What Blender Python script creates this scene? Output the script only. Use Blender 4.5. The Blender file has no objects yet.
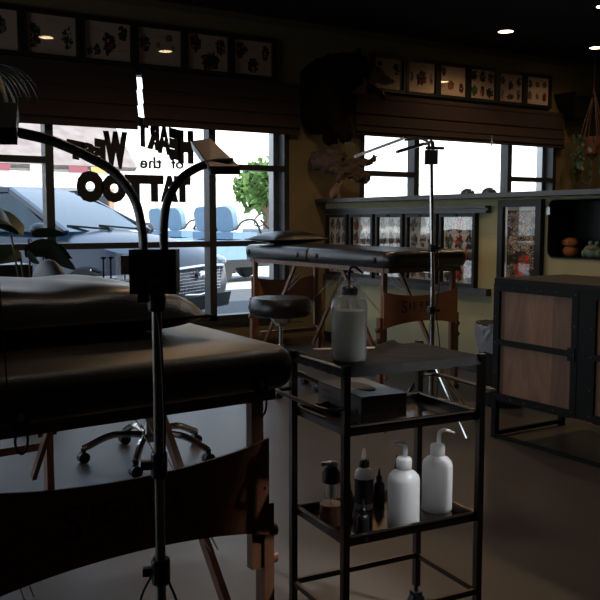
import bpy, bmesh, math, random
from mathutils import Vector, Matrix, Euler
from math import pi, sin, cos, radians as R
S = bpy.context.scene
COL = S.collection

# ------------------------------------------------------------------ camera, world, sun, exposure
cd = bpy.data.cameras.new('camera'); cam = bpy.data.objects.new('camera', cd); COL.objects.link(cam)
cd.sensor_width = 36; cd.lens = 850 / 600 * 36; cd.clip_start = 0.05; cd.clip_end = 300
YAW = math.atan2(.846, .533)
cam.location = (0, 0, 1.10)
cam.rotation_euler = (pi / 2 - math.atan(80 / 850), 0, YAW - pi / 2)
S.camera = cam

w = bpy.data.worlds.new('sky'); S.world = w; w.use_nodes = True
nt = w.node_tree; nt.nodes.clear()
bg = nt.nodes.new('ShaderNodeBackground'); wo = nt.nodes.new('ShaderNodeOutputWorld')
tc = nt.nodes.new('ShaderNodeTexCoord'); sx = nt.nodes.new('ShaderNodeSeparateXYZ'); rp = nt.nodes.new('ShaderNodeValToRGB')
nt.links.new(tc.outputs['Generated'], sx.inputs[0]); nt.links.new(sx.outputs['Z'], rp.inputs[0])
rp.color_ramp.elements[0].position = 0.0; rp.color_ramp.elements[0].color = (.92, .96, 1, 1)
rp.color_ramp.elements[1].position = 0.6; rp.color_ramp.elements[1].color = (.50, .70, 1, 1)
nt.links.new(rp.outputs[0], bg.inputs[0]); bg.inputs[1].default_value = 2.6
nt.links.new(bg.outputs[0], wo.inputs[0])

sd = bpy.data.lights.new('sun', 'SUN'); sd.energy = 9; sd.angle = R(.6); sd.color = (1, .96, .9)
sun = bpy.data.objects.new('sun', sd); COL.objects.link(sun)
sun.rotation_euler = Vector((-.25, .62, -.75)).to_track_quat('-Z', 'Y').to_euler()

for (x0, x1, z0, z1) in ((-2.6, 3.93, .25, 2.3), (4.72, 7.3, .9, 2.25)):   # sampling portals in the two window openings
    ld = bpy.data.lights.new('window_portal', 'AREA'); ld.shape = 'RECTANGLE'; ld.size = x1 - x0; ld.size_y = z1 - z0
    ld.cycles.is_portal = True
    lo = bpy.data.objects.new('window_portal', ld); COL.objects.link(lo)
    lo.location = ((x0 + x1) / 2, 6.60, (z0 + z1) / 2); lo.rotation_euler = (-pi / 2, 0, 0)

ld = bpy.data.lights.new('window_portal', 'AREA'); ld.shape = 'RECTANGLE'; ld.size = 2.05; ld.size_y = 2.9; ld.cycles.is_portal = True   # portal for the unseen side windows added to light the foreground
lo = bpy.data.objects.new('window_portal', ld); COL.objects.link(lo); lo.location = (-3.0, 4.4, 1.27); lo.rotation_euler = (0, -pi / 2, 0)
S.view_settings.view_transform = 'Standard'; S.view_settings.look = 'None'
S.view_settings.exposure = 0; S.view_settings.gamma = 1; S.view_settings.use_curve_mapping = False
S.cycles.use_denoising = True
S.cycles.max_bounces = 8; S.cycles.transparent_max_bounces = 16; S.cycles.sample_clamp_indirect = 4; S.cycles.caustics_reflective = False; S.cycles.caustics_refractive = False

# ------------------------------------------------------------------ materials
M = {}
def mat(name, col, rough=.6, metal=0, var=.12, scale=8, bump=0, bscale=60, spec=.5, trans=0, emit=0, coat=0, stretch=None):
    m = bpy.data.materials.new(name); m.use_nodes = True; n = m.node_tree; p = n.nodes['Principled BSDF']
    p.inputs['Roughness'].default_value = rough; p.inputs['Metallic'].default_value = metal
    p.inputs['Specular IOR Level'].default_value = spec; p.inputs['Transmission Weight'].default_value = trans
    p.inputs['Coat Weight'].default_value = coat; p.inputs['Coat Roughness'].default_value = .1
    t = n.nodes.new('ShaderNodeTexCoord'); mp = n.nodes.new('ShaderNodeMapping')
    n.links.new(t.outputs['Object'], mp.inputs[0])
    if stretch: mp.inputs['Scale'].default_value = stretch
    nz = n.nodes.new('ShaderNodeTexNoise'); nz.inputs['Scale'].default_value = scale; nz.inputs['Detail'].default_value = 5
    n.links.new(mp.outputs[0], nz.inputs['Vector'])
    mx = n.nodes.new('ShaderNodeMix'); mx.data_type = 'RGBA'
    mx.inputs[6].default_value = (*[c * (1 - var) for c in col], 1); mx.inputs[7].default_value = (*[min(1, c * (1 + var)) for c in col], 1)
    n.links.new(nz.outputs['Fac'], mx.inputs[0]); n.links.new(mx.outputs[2], p.inputs['Base Color'])
    if bump:
        nb = n.nodes.new('ShaderNodeTexNoise'); nb.inputs['Scale'].default_value = bscale; nb.inputs['Detail'].default_value = 4
        n.links.new(mp.outputs[0], nb.inputs['Vector'])
        b = n.nodes.new('ShaderNodeBump'); b.inputs['Strength'].default_value = bump; b.inputs['Distance'].default_value = .01
        n.links.new(nb.outputs['Fac'], b.inputs['Height']); n.links.new(b.outputs[0], p.inputs['Normal'])
    if emit:
        p.inputs['Emission Color'].default_value = (*col, 1); p.inputs['Emission Strength'].default_value = emit
    M[name] = m; return m
def fres(n, ior):
    """Fresnel that reads the same from both sides of a thin sheet"""
    f = n.nodes.new('ShaderNodeFresnel'); g = n.nodes.new('ShaderNodeNewGeometry'); r = n.nodes.new('ShaderNodeMapRange')
    r.inputs['To Min'].default_value = ior; r.inputs['To Max'].default_value = 1 / ior
    n.links.new(g.outputs['Backfacing'], r.inputs['Value']); n.links.new(r.outputs[0], f.inputs[0]); return f
def glassy(name, tint=(1, 1, 1), rough=.0, ior=1.45, gain=1):
    """thin clear sheet: see-through with a mirror reflection by Fresnel"""
    m = bpy.data.materials.new(name); m.use_nodes = True; n = m.node_tree; n.nodes.clear()
    o = n.nodes.new('ShaderNodeOutputMaterial'); mx = n.nodes.new('ShaderNodeMixShader'); f = fres(n, ior)
    a = n.nodes.new('ShaderNodeBsdfTransparent'); a.inputs[0].default_value = (*tint, 1)
    g = n.nodes.new('ShaderNodeBsdfGlossy'); g.inputs['Roughness'].default_value = rough
    q = n.nodes.new('ShaderNodeMath'); q.operation = 'MULTIPLY'; q.inputs[1].default_value = gain; q.use_clamp = True
    n.links.new(f.outputs[0], q.inputs[0]); n.links.new(q.outputs[0], mx.inputs[0])
    n.links.new(a.outputs[0], mx.inputs[1]); n.links.new(g.outputs[0], mx.inputs[2]); n.links.new(mx.outputs[0], o.inputs[0])
    M[name] = m; return m
def hazy(name, col, fac, rough=.4):
    """milky translucent plastic: part see-through, part scattering"""
    m = bpy.data.materials.new(name); m.use_nodes = True; n = m.node_tree; n.nodes.clear()
    o = n.nodes.new('ShaderNodeOutputMaterial'); mx = n.nodes.new('ShaderNodeMixShader'); m2 = n.nodes.new('ShaderNodeMixShader'); m3 = n.nodes.new('ShaderNodeMixShader')
    a = n.nodes.new('ShaderNodeBsdfTransparent'); d = n.nodes.new('ShaderNodeBsdfDiffuse'); t = n.nodes.new('ShaderNodeBsdfTranslucent'); g = n.nodes.new('ShaderNodeBsdfGlossy')
    a.inputs[0].default_value = (*[.4 + .6 * c for c in col], 1)
    for s in (d, t): s.inputs[0].default_value = (*col, 1)
    g.inputs['Roughness'].default_value = rough
    f = fres(n, 1.45)
    m2.inputs[0].default_value = .6; n.links.new(d.outputs[0], m2.inputs[1]); n.links.new(t.outputs[0], m2.inputs[2])
    mx.inputs[0].default_value = fac; n.links.new(a.outputs[0], mx.inputs[1]); n.links.new(m2.outputs[0], mx.inputs[2])
    n.links.new(f.outputs[0], m3.inputs[0]); n.links.new(mx.outputs[0], m3.inputs[1]); n.links.new(g.outputs[0], m3.inputs[2]); n.links.new(m3.outputs[0], o.inputs[0])
    M[name] = m; return m
def woody(name, c1, c2, rough=.45, scale=(1, 1, 1), planks=0, axis='X'):
    m = bpy.data.materials.new(name); m.use_nodes = True; n = m.node_tree; p = n.nodes['Principled BSDF']; p.inputs['Roughness'].default_value = rough
    t = n.nodes.new('ShaderNodeTexCoord'); mp = n.nodes.new('ShaderNodeMapping'); mp.inputs['Scale'].default_value = scale
    n.links.new(t.outputs['Object'], mp.inputs[0])
    nz = n.nodes.new('ShaderNodeTexNoise'); nz.inputs['Scale'].default_value = 4; nz.inputs['Detail'].default_value = 8; nz.inputs['Distortion'].default_value = 1.2
    n.links.new(mp.outputs[0], nz.inputs['Vector'])
    r = n.nodes.new('ShaderNodeValToRGB'); r.color_ramp.elements[0].position = .32; r.color_ramp.elements[0].color = (*c1, 1)
    r.color_ramp.elements[1].position = .68; r.color_ramp.elements[1].color = (*c2, 1)
    n.links.new(nz.outputs['Fac'], r.inputs[0]); out = r.outputs[0]
    if planks:
        s = n.nodes.new('ShaderNodeSeparateXYZ'); n.links.new(t.outputs['Object'], s.inputs[0])
        a = n.nodes.new('ShaderNodeMath'); a.operation = 'MULTIPLY'; a.inputs[1].default_value = planks; n.links.new(s.outputs[axis], a.inputs[0])
        b = n.nodes.new('ShaderNodeMath'); b.operation = 'FLOOR'; n.links.new(a.outputs[0], b.inputs[0])
        wn = n.nodes.new('ShaderNodeTexWhiteNoise'); wn.noise_dimensions = '1D'; n.links.new(b.outputs[0], wn.inputs['W'])
        q = n.nodes.new('ShaderNodeMapRange'); q.inputs['To Min'].default_value = .55; q.inputs['To Max'].default_value = 1.2; n.links.new(wn.outputs['Value'], q.inputs[0])
        mx = n.nodes.new('ShaderNodeVectorMath'); mx.operation = 'SCALE'; n.links.new(out, mx.inputs[0]); n.links.new(q.outputs[0], mx.inputs['Scale']); out = mx.outputs[0]
    n.links.new(out, p.inputs['Base Color']); M[name] = m; return m

mat('wall_paint', (.155, .118, .058), .8, bump=.25, bscale=90)
mat('half_wall_paint', (.36, .34, .20), .8, bump=.3, bscale=90)
mat('dark_wall', (.10, .075, .045), .85, bump=.2)
mat('ceiling_paint', (.014, .011, .010), .9, spec=.15)
mat('concrete', (.072, .062, .058), .42, var=.35, scale=2.2, bump=.08, bscale=14, spec=.5)
mat('black_frame', (.010, .010, .011), .42, spec=.3)
mat('window_frame', (.02, .021, .024), .4)
mat('black_trim', (.02, .02, .022), .35, spec=.6)
mat('blind_fabric', (.030, .016, .014), .9, bump=.3, bscale=250)
mat('paper', (.80, .60, .47), .8, var=.06)
mat('cream_paper', (.66, .62, .54), .8, var=.06)
mat('ink', (.03, .022, .02), .8)
mat('ink_grey', (.16, .15, .14), .8)
mat('ink_red', (.30, .05, .035), .8)
mat('ink_bright_red', (.62, .05, .035), .8)
mat('ink_green', (.06, .13, .07), .8)
mat('ink_tan', (.38, .2, .1), .8)
mat('ink_beige', (.40, .36, .30), .8)
mat('ink_blue', (.12, .2, .35), .8)
mat('bear_fur', (.010, .006, .004), 1, spec=.03, var=.5, scale=40, bump=1, bscale=120)
mat('bear_muzzle', (.045, .02, .01), .8, bump=.5, bscale=100)
mat('bear_mouth', (.22, .06, .04), .5)
mat('tooth', (.6, .52, .38), .4)
mat('claw', (.10, .085, .07), .4)
mat('driftwood', (.06, .036, .025), .8, var=.5, scale=30, bump=1, bscale=45, stretch=(1, 1, 3))
mat('figurine_clay', (.50, .30, .20), .7)
mat('leather', (.013, .012, .012), .30, bump=.12, bscale=220, spec=.6)
mat('leather_brown', (.022, .016, .013), .40, bump=.12, bscale=220, spec=.6)
mat('piping', (.01, .01, .01), .5)
woody('table_wood', (.13, .05, .024), (.23, .095, .045), .45, (8, 8, 1))
woody('panel_wood', (.36, .13, .06), (.46, .18, .085), .5, (2, 2, 14))
woody('shaded_panel_wood', (.16, .05, .022), (.21, .07, .032), .5, (2, 2, 14))  # same wood as the far bed's panel, weaker light put into the colour
woody('cabinet_wood', (.19, .085, .042), (.34, .165, .082), .55, (1, 3.2, .8), planks=6.6, axis='Y')
woody('stick_wood', (.55, .32, .18), (.7, .42, .25), .6, (10, 1, 1))
mat('black_steel', (.007, .007, .007), .55, spec=.15)
mat('bolt_steel', (.35, .35, .36), .35, metal=1)
mat('trolley_steel', (.10, .078, .065), .3, metal=1)
mat('tray_steel', (.16, .13, .115), .22, metal=1)
mat('chrome', (.62, .60, .58), .12, metal=1)
mat('lamp_metal', (.10, .095, .09), .38, metal=1)
mat('lamp_pole', (.30, .27, .24), .35, metal=1)
mat('lamp_plastic', (.016, .016, .017), .45)
mat('lamp_text', (.10, .10, .10), .5)
mat('lamp_bronze', (.30, .19, .12), .42, metal=.6)
mat('lamp_diffuser', (.75, .8, .86), .3)
mat('cable', (.01, .01, .01), .5)
mat('steel_cable', (.35, .33, .3), .4, metal=1)
mat('black_cloth', (.008, .006, .0055), .6, bump=.25, bscale=30, spec=.3)
mat('glove_box', (.035, .035, .045), .33)
mat('glove_box_side', (.30, .24, .23), .6)
mat('print_dark', (.012, .012, .014), .6)
mat('print_light', (.24, .23, .23), .6)
mat('black_plastic', (.012, .012, .013), .35)
mat('white_label', (.5, .5, .5), .6)
mat('blue_straw', (.02, .035, .12), .3)
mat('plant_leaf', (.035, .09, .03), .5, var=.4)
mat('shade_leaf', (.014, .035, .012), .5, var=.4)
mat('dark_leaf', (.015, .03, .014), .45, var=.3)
mat('plant_stem', (.10, .10, .03), .6)
mat('terracotta', (.22, .06, .04), .7)
mat('macrame', (.12, .075, .045), .9)
mat('bin_black', (.014, .014, .015), .5)
mat('toy_orange', (.36, .11, .03), .6)
mat('toy_green', (.16, .24, .15), .6)
mat('toy_red', (.4, .04, .03), .6)
mat('dome_blue', (.05, .08, .14), .15, spec=.8)
mat('lamp_glow', (1, .72, .42), .5, emit=9, var=0)
mat('brass_trim', (.25, .2, .15), .4, metal=1)
# outdoors
mat('asphalt', (.075, .075, .08), .9, bump=.3, bscale=40)
mat('sidewalk', (.42, .41, .39), .9)
mat('stucco_white', (.85, .84, .80), .9)
mat('stucco_far', (.80, .77, .70), .9)
mat('roof_tile', (.20, .16, .145), .85, var=.5, scale=3, bump=.5, bscale=6)
mat('shop_dark', (.06, .065, .075), .4)
mat('post_brown', (.35, .2, .12), .7)
mat('awning_red', (.22, .06, .07), .8)
mat('awning_yellow', (.35, .28, .1), .8)
mat('car_paint', (.022, .033, .06), .32, metal=.2, coat=.15, var=.02)
mat('car_black', (.015, .016, .02), .35)
mat('car_chrome', (.7, .74, .8), .15, metal=1)
mat('tyre', (.02, .02, .02), .8)
mat('headlight', (.7, .78, .85), .1, spec=.8)
mat('cart_body', (.16, .25, .36), .35)
mat('cart_white', (.4, .4, .4), .5)
mat('cart_seat', (.15, .24, .33), .5)
mat('tree_leaf', (.09, .17, .035), .7, var=.5, scale=4)
mat('bark', (.2, .13, .08), .9)
glassy('window_glass', (.98, 1, 1))
glassy('picture_glass', (1, 1, 1), .02, 1.5, 2.0)
glassy('art_glass', (1, 1, 1), .02, 1.5, .8)
glassy('car_glass', (.07, .16, .20), .02, 1.5, 1.7)
glassy('bottle_clear', (.93, .93, .93), .05, 1.35)
hazy('bag_plastic', (.8, .81, .81), .17, .12)
hazy('liner_plastic', (.72, .78, .88), .85, .2)
hazy('amber_liquid', (.14, .05, .03), .7)

for nm_, c_ in (('milky_plastic', (.70, .70, .70)), ('milky_liquid', (.84, .83, .72))):
    mat(nm_, c_, .35, var=.02); p_ = M[nm_].node_tree.nodes['Principled BSDF']
    p_.inputs['Subsurface Weight'].default_value = 1; p_.inputs['Subsurface Radius'].default_value = (1, 1, 1); p_.inputs['Subsurface Scale'].default_value = .12
# ------------------------------------------------------------------ mesh builder
class MB:
    def __init__(s): s.bm = bmesh.new(); s.mi = 0
    def _f(s, vs):
        try:
            f = s.bm.faces.new(vs); f.material_index = s.mi; return f
        except ValueError: return None
    def box(s, a, b, m=None):
        x0, y0, z0 = a; x1, y1, z1 = b
        P = [Vector(p) for p in ((x0,y0,z0),(x1,y0,z0),(x1,y1,z0),(x0,y1,z0),(x0,y0,z1),(x1,y0,z1),(x1,y1,z1),(x0,y1,z1))]
        if m: P = [m @ p for p in P]
        return s.hexa(P)
    def hexa(s, P):
        v = [s.bm.verts.new(p) for p in P]
        for f in ((3,2,1,0),(4,5,6,7),(0,1,5,4),(1,2,6,5),(2,3,7,6),(3,0,4,7)): s._f([v[i] for i in f])
        return v
    def cbox(s, c, d, m=None, rz=0):
        c = Vector(c); T = Matrix.Translation(c) @ (m or Matrix.Rotation(rz, 4, 'Z'))
        return s.box([-k / 2 for k in d], [k / 2 for k in d], T)
    def bar(s, p, q, wd, ht, up=(0, 0, 1)):
        p, q = Vector(p), Vector(q); d = (q - p); L = d.length; d.normalize(); u = Vector(up)
        if abs(d.dot(u)) > .98: u = Vector((1, 0, 0))
        x = d.cross(u).normalized(); z = x.cross(d)
        m = Matrix((x, d, z)).transposed().to_4x4(); m.translation = p
        return s.box((-wd / 2, 0, -ht / 2), (wd / 2, L, ht / 2), m)
    def tube(s, pts, r, n=10, closed=False, cap=True, flat=1):
        pts = [Vector(p) for p in pts]; rs = r if isinstance(r, (list, tuple)) else [r] * len(pts); rings = []
        prev = None
        for i, p in enumerate(pts):
            a = pts[i - 1] if (i or closed) else p; b = pts[(i + 1) % len(pts)] if (i < len(pts) - 1 or closed) else p
            d = (b - a).normalized()
            if prev is None:
                u = Vector((0, 0, 1)) if abs(d.z) < .9 else Vector((1, 0, 0)); x = d.cross(u).normalized()
            else:
                x = (prev - d * prev.dot(d)).normalized()
            prev = x; y = d.cross(x)
            rings.append([s.bm.verts.new(p + (x * cos(2 * pi * k / n) + y * flat * sin(2 * pi * k / n)) * rs[i]) for k in range(n)])
        m = len(rings)
        for i in range(m if closed else m - 1):
            A, B = rings[i], rings[(i + 1) % m]
            for k in range(n): s._f([A[k], A[(k + 1) % n], B[(k + 1) % n], B[k]])
        if cap and not closed: s._f(rings[0][::-1]); s._f(rings[-1])
        return s
    def lathe(s, prof, c=(0, 0, 0), n=20, m=None, cap=True):
        T = Matrix.Translation(Vector(c)) @ (m or Matrix()); rings = []
        for r, z in prof: rings.append([s.bm.verts.new(T @ Vector((r * cos(2 * pi * k / n), r * sin(2 * pi * k / n), z))) for k in range(n)])
        for A, B in zip(rings, rings[1:]):
            for k in range(n): s._f([A[k], A[(k + 1) % n], B[(k + 1) % n], B[k]])
        if cap: s._f(rings[0][::-1]); s._f(rings[-1])
        return s
    def ball(s, c, r, n=12, m=None):
        r = r if isinstance(r, (list, tuple)) else (r, r, r); T = Matrix.Translation(Vector(c)) @ (m or Matrix())
        k = n // 2; rows = []
        for i in range(1, k):
            a = pi * i / k; rows.append([s.bm.verts.new(T @ Vector((r[0] * sin(a) * cos(2 * pi * j / n), r[1] * sin(a) * sin(2 * pi * j / n), r[2] * cos(a)))) for j in range(n)])
        t = s.bm.verts.new(T @ Vector((0, 0, r[2]))); b = s.bm.verts.new(T @ Vector((0, 0, -r[2])))
        for j in range(n): s._f([t, rows[0][j], rows[0][(j + 1) % n]]); s._f([b, rows[-1][(j + 1) % n], rows[-1][j]])
        for A, B in zip(rows, rows[1:]):
            for j in range(n): s._f([A[j], B[j], B[(j + 1) % n], A[(j + 1) % n]])
        return s
    def prism(s, poly, f0, f1):
        """poly of 2-D points; f0/f1 turn a 2-D point into 3-D on the two faces"""
        A = [s.bm.verts.new(Vector(f0(p))) for p in poly]; B = [s.bm.verts.new(Vector(f1(p))) for p in poly]
        s._f(A[::-1]); s._f(B)
        for i in range(len(poly)): j = (i + 1) % len(poly); s._f([A[i], A[j], B[j], B[i]])
        return s
    def quad(s, *P): return s._f([s.bm.verts.new(Vector(p)) for p in P])
    def build(s, name, m, parent=None, smooth=False, bevel=0, seg=2):
        if bevel: bmesh.ops.bevel(s.bm, geom=[e for e in s.bm.edges if len(e.link_faces) == 2 and e.calc_face_angle(0) > .6], offset=bevel, segments=seg, affect='EDGES', profile=.5)
        bmesh.ops.recalc_face_normals(s.bm, faces=s.bm.faces)
        me = bpy.data.meshes.new(name)
        if parent is not None and isinstance(parent, bpy.types.Object): s.bm.transform(wmat(parent).inverted())
        s.bm.to_mesh(me); s.bm.free()
        for k in (m if isinstance(m, (list, tuple)) else [m]): me.materials.append(M[k])
        if smooth:
            me.shade_smooth(); me.set_sharp_from_angle(angle=R(42))
        o = bpy.data.objects.new(name, me); COL.objects.link(o)
        if parent is not None: o.parent = parent
        return o
def wmat(o):
    m = Matrix.LocRotScale(o.location, o.rotation_euler, o.scale)
    return wmat(o.parent) @ m if o.parent else m
def tag(o, label, cat, group=None, kind=None):
    o['label'] = label; o['category'] = cat
    if group: o['group'] = group
    if kind: o['kind'] = kind
    return o
def thing(name, label, cat, loc=(0, 0, 0), rz=0, group=None):
    o = bpy.data.objects.new(name, None); COL.objects.link(o); o.location = loc; o.rotation_euler = (0, 0, rz); o.empty_display_size = .05
    return tag(o, label, cat, group)
def struct(mb, name, m, parent=None, **k):
    o = mb.build(name, m, parent, **k)
    if parent is None: o['kind'] = 'structure'
    return o
def dup(root, loc, label):
    r = root.copy(); COL.objects.link(r); r.location = loc; r['label'] = label
    for ch in list(root.children):
        c = ch.copy(); COL.objects.link(c); c.parent = r
        for g in list(ch.children):
            d = g.copy(); COL.objects.link(d); d.parent = c
    return r
def bezier(P, n=16):
    """Catmull-Rom through the points"""
    P = [Vector(p) for p in P]; Q = [P[0] * 2 - P[1]] + P + [P[-1] * 2 - P[-2]]; out = []
    for i in range(1, len(Q) - 2):
        for k in range(n):
            t = k / n; a, b, c, d = Q[i - 1:i + 3]
            out.append(.5 * ((2 * b) + (c - a) * t + (2 * a - 5 * b + 4 * c - d) * t * t + (3 * b - a - 3 * c + d) * t ** 3))
    return out + [P[-1]]
def rrect(w_, h_, r, n=5):
    out = []
    for cx, cy, a in ((w_ / 2 - r, h_ / 2 - r, 0), (-w_ / 2 + r, h_ / 2 - r, 90), (-w_ / 2 + r, -h_ / 2 + r, 180), (w_ / 2 - r, -h_ / 2 + r, 270)):
        for k in range(n + 1): t = R(a + 90 * k / n); out.append((cx + r * cos(t), cy + r * sin(t)))
    return out
def glyphs(txt, bold=0):
    """letter outlines as a flat triangulated mesh normalised to 0..1 x 0..1"""
    cu = bpy.data.curves.new('t', 'FONT'); cu.body = txt; cu.offset = bold; cu.resolution_u = 3
    ob = bpy.data.objects.new('t', cu); COL.objects.link(ob); dg = bpy.context.evaluated_depsgraph_get(); dg.update()
    me = bpy.data.meshes.new_from_object(ob.evaluated_get(dg)); vs = [v.co.copy() for v in me.vertices]; fs = [tuple(p.vertices) for p in me.polygons]
    bpy.data.objects.remove(ob); bpy.data.curves.remove(cu); bpy.data.meshes.remove(me)
    x0 = min(v.x for v in vs); x1 = max(v.x for v in vs); y0 = min(v.y for v in vs); y1 = max(v.y for v in vs)
    return [((v.x - x0) / (x1 - x0), (v.y - y0) / (y1 - y0)) for v in vs], fs
def put_text(mb, txt, f, bold=0):
    vs, fs = glyphs(txt, bold); V = [mb.bm.verts.new(Vector(f(u, v))) for u, v in vs]
    for p in fs: mb._f([V[i] for i in p])
def skin(name, verts, edges, radii, m, parent=None, sub=2, noise=0, nscale=.1, seed=0):
    me = bpy.data.meshes.new(name); me.from_pydata([Vector(v) for v in verts], edges, []); ob = bpy.data.objects.new(name, me); COL.objects.link(ob)
    sk = ob.modifiers.new('s', 'SKIN'); me.skin_vertices[0]
    for i, r in enumerate(radii): me.skin_vertices[0].data[i].radius = r if isinstance(r, tuple) else (r, r)
    me.skin_vertices[0].data[0].use_root = True
    ss = ob.modifiers.new('b', 'SUBSURF'); ss.levels = sub; ss.render_levels = sub
    dg = bpy.context.evaluated_depsgraph_get(); dg.update()
    m2 = bpy.data.meshes.new_from_object(ob.evaluated_get(dg)); bpy.data.objects.remove(ob)
    b = MB(); b.bm.from_mesh(m2); bpy.data.meshes.remove(m2)
    if noise:
        from mathutils import noise as N
        b.bm.normal_update()
        for v in b.bm.verts:
            q = v.co / nscale + Vector((seed, 0, 0)); v.co += v.normal * noise * (N.noise(q) + .6 * N.noise(q * 2.7))
    for f in b.bm.faces: f.material_index = 0
    return b.build(name, m, parent, smooth=True)
# ------------------------------------------------------------------ the room shell
WY = 6.42; CZ = 2.81; X0, X1, Y0 = -2.8, 8.5, -2.6
def boxes(*bs):
    m = MB()
    for a, b in bs: m.box(a, b)
    return m
struct(boxes(((X0 - .2, Y0 - .2, -.1), (X1 + .2, WY + .2, 0))), 'floor', 'concrete')
struct(boxes(((X0 - .2, Y0 - .2, CZ), (X1 + .2, WY + .2, CZ + .2))), 'ceiling', 'ceiling_paint')
WA = (-2.62, 3.93, .25, 2.28); WB = (4.70, 7.33, .86, 2.24)
struct(boxes(((X0, WY, 0), (WA[0], WY + .2, CZ)), ((WA[0], WY, 0), (WA[1], WY + .2, WA[2])), ((WA[0], WY, WA[3]), (WA[1], WY + .2, CZ)),
             ((WA[1], WY, 0), (WB[0], WY + .2, CZ)), ((WB[0], WY, 0), (WB[1], WY + .2, WB[2])), ((WB[0], WY, WB[3]), (WB[1], WY + .2, CZ)),
             ((WB[1], WY, 0), (X1 + .2, WY + .2, CZ))), 'wall_back', 'wall_paint')
LW = (3.0, 5.8, .25, 2.28)  # opening for the added side window, out of view
struct(boxes(((X0 - .2, Y0, 0), (X0, LW[0], CZ)), ((X0 - .2, LW[1], 0), (X0, WY + .2, CZ)), ((X0 - .2, LW[0], 0), (X0, LW[1], LW[2])), ((X0 - .2, LW[0], LW[3]), (X0, LW[1], CZ))), 'wall_left', 'dark_wall')
struct(boxes(((X1, Y0, 0), (X1 + .2, WY, CZ))), 'wall_right', 'dark_wall')
struct(boxes(((X0 - .2, Y0 - .2, 0), (X1 + .2, Y0, CZ))), 'wall_front', 'dark_wall')
struct(boxes(((X0 - .2, WY + .2, CZ - .1), (X1 + .2, WY + .35, 4.4)), ((X0 - .2, Y0, CZ + .2), (X1 + .2, WY + .2, CZ + .35))), 'trim_1', 'stucco_white')   # outside parapet and roof
struct(boxes(((X0, WY - .03, CZ - .05), (X1, WY, CZ))), 'trim_2', 'dark_wall')

def window(name, W, verts, horiz, glass_y=6.475):
    x0, x1, z0, z1 = W; m = MB(); f = .05
    m.box((x0, WY - .005, z0), (x0 + f, WY + .10, z1)); m.box((x1 - f, WY - .005, z0), (x1, WY + .10, z1))
    m.box((x0, WY - .005, z0), (x1, WY + .10, z0 + .045)); m.box((x0, WY - .005, z1 - f), (x1, WY + .10, z1))
    for x in verts: m.box((x - .031, WY - .005, z0), (x + .031, WY + .10, z1))
    for xa, xb, z in horiz: m.box((xa, WY + .0, z - .024), (xb, WY + .09, z + .024))
    o = struct(m, name, 'window_frame')
    g = MB(); g.box((x0 + .01, glass_y, z0 + .01), (x1 - .01, glass_y + .004, z1 - .01)); g.build('glass_pane', 'window_glass', o)
    j = MB()   # pale aluminium reveal at the right-hand jamb, deeper in the opening
    j.box((x1 - .10, WY + .101, z0 + .01), (x1 - .01, WY + .18, z1 - .01)); j.build('jamb', 'bolt_steel', o)
    s = MB(); s.box((x0, WY - .03, z0 - .03), (x1, WY + .10, z0)); s.build('window_sill', 'window_frame', o)
    return o
window('window_1', WA, (-.86, .487, 1.835, 3.184), ((WA[0], WA[1], .90), (WA[0], 1.835, 1.548), (3.184, WA[1], 1.545)))
window('window_2', WB, (5.375, 6.63), ((WB[0], 5.375, 1.535), (6.63, WB[1], 1.53)))

m = MB()
for y in [LW[0] + .03 + k * (LW[1] - LW[0] - .06) / 2 for k in range(3)]: m.box((X0 - .10, y - .03, LW[2]), (X0, y + .03, LW[3]))
for z in (LW[2] + .025, .90, LW[3] - .025): m.box((X0 - .09, LW[0], z - .024), (X0, LW[1], z + .024))
w3 = struct(m, 'window_added', 'window_frame')  # unseen side window, added to bring more daylight into the room
g = MB(); g.box((X0 - .06, LW[0], LW[2]), (X0 - .056, LW[1], LW[3])); g.build('glass_pane', 'window_glass', w3)
# half wall coming towards the camera, with a rounded recess
PX = 4.32
pw = MB(); pw.box((PX, .9, 0), (PX + .30, WY, 1.252))
pony = pw.build('wall_half', 'half_wall_paint'); pony['kind'] = 'structure'
NY0, NY1, NZ0, NZ1 = 3.06, 3.83, .855, 1.235
cut = MB(); cy, cz = (NY0 + NY1) / 2, (NZ0 + NZ1) / 2
pr = rrect(NY1 - NY0, NZ1 - NZ0, .05, 6)
cut.prism(pr, lambda p: (PX - .05, cy + p[0], cz + p[1]), lambda p: (PX + .25, cy + p[0], cz + p[1]))
co = cut.build('cut', 'black_frame'); md = pony.modifiers.new('n', 'BOOLEAN'); md.object = co; md.operation = 'DIFFERENCE'; md.solver = 'EXACT'
dg = bpy.context.evaluated_depsgraph_get(); dg.update(); nm = bpy.data.meshes.new_from_object(pony.evaluated_get(dg)); pony.modifiers.clear(); pony.data = nm
bpy.data.objects.remove(co)
nl = MB()
def ring(mb, po, pi_, f0, f1):
    """tube of wall between outline po and pi_ between two depths"""
    n = len(po); A = [mb.bm.verts.new(Vector(f0(p))) for p in po]; B = [mb.bm.verts.new(Vector(f0(p))) for p in pi_]
    C = [mb.bm.verts.new(Vector(f1(p))) for p in po]; D = [mb.bm.verts.new(Vector(f1(p))) for p in pi_]
    for i in range(n):
        j = (i + 1) % n; mb._f([A[i], A[j], B[j], B[i]]); mb._f([C[j], C[i], D[i], D[j]]); mb._f([A[j], A[i], C[i], C[j]]); mb._f([B[i], B[j], D[j], D[i]])
pi2 = rrect(NY1 - NY0 - .012, NZ1 - NZ0 - .012, .045, 6)
ring(nl, pr, pi2, lambda p: (PX - .008, cy + p[0] * .998, cz + p[1] * .998), lambda p: (PX + .24, cy + p[0] * .998, cz + p[1] * .998))
nl.prism(pr, lambda p: (PX + .236, cy + p[0] * .998, cz + p[1] * .998), lambda p: (PX + .246, cy + p[0] * .998, cz + p[1] * .998))
liner = nl.build('wall_niche', 'black_frame'); liner['kind'] = 'structure'
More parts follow.
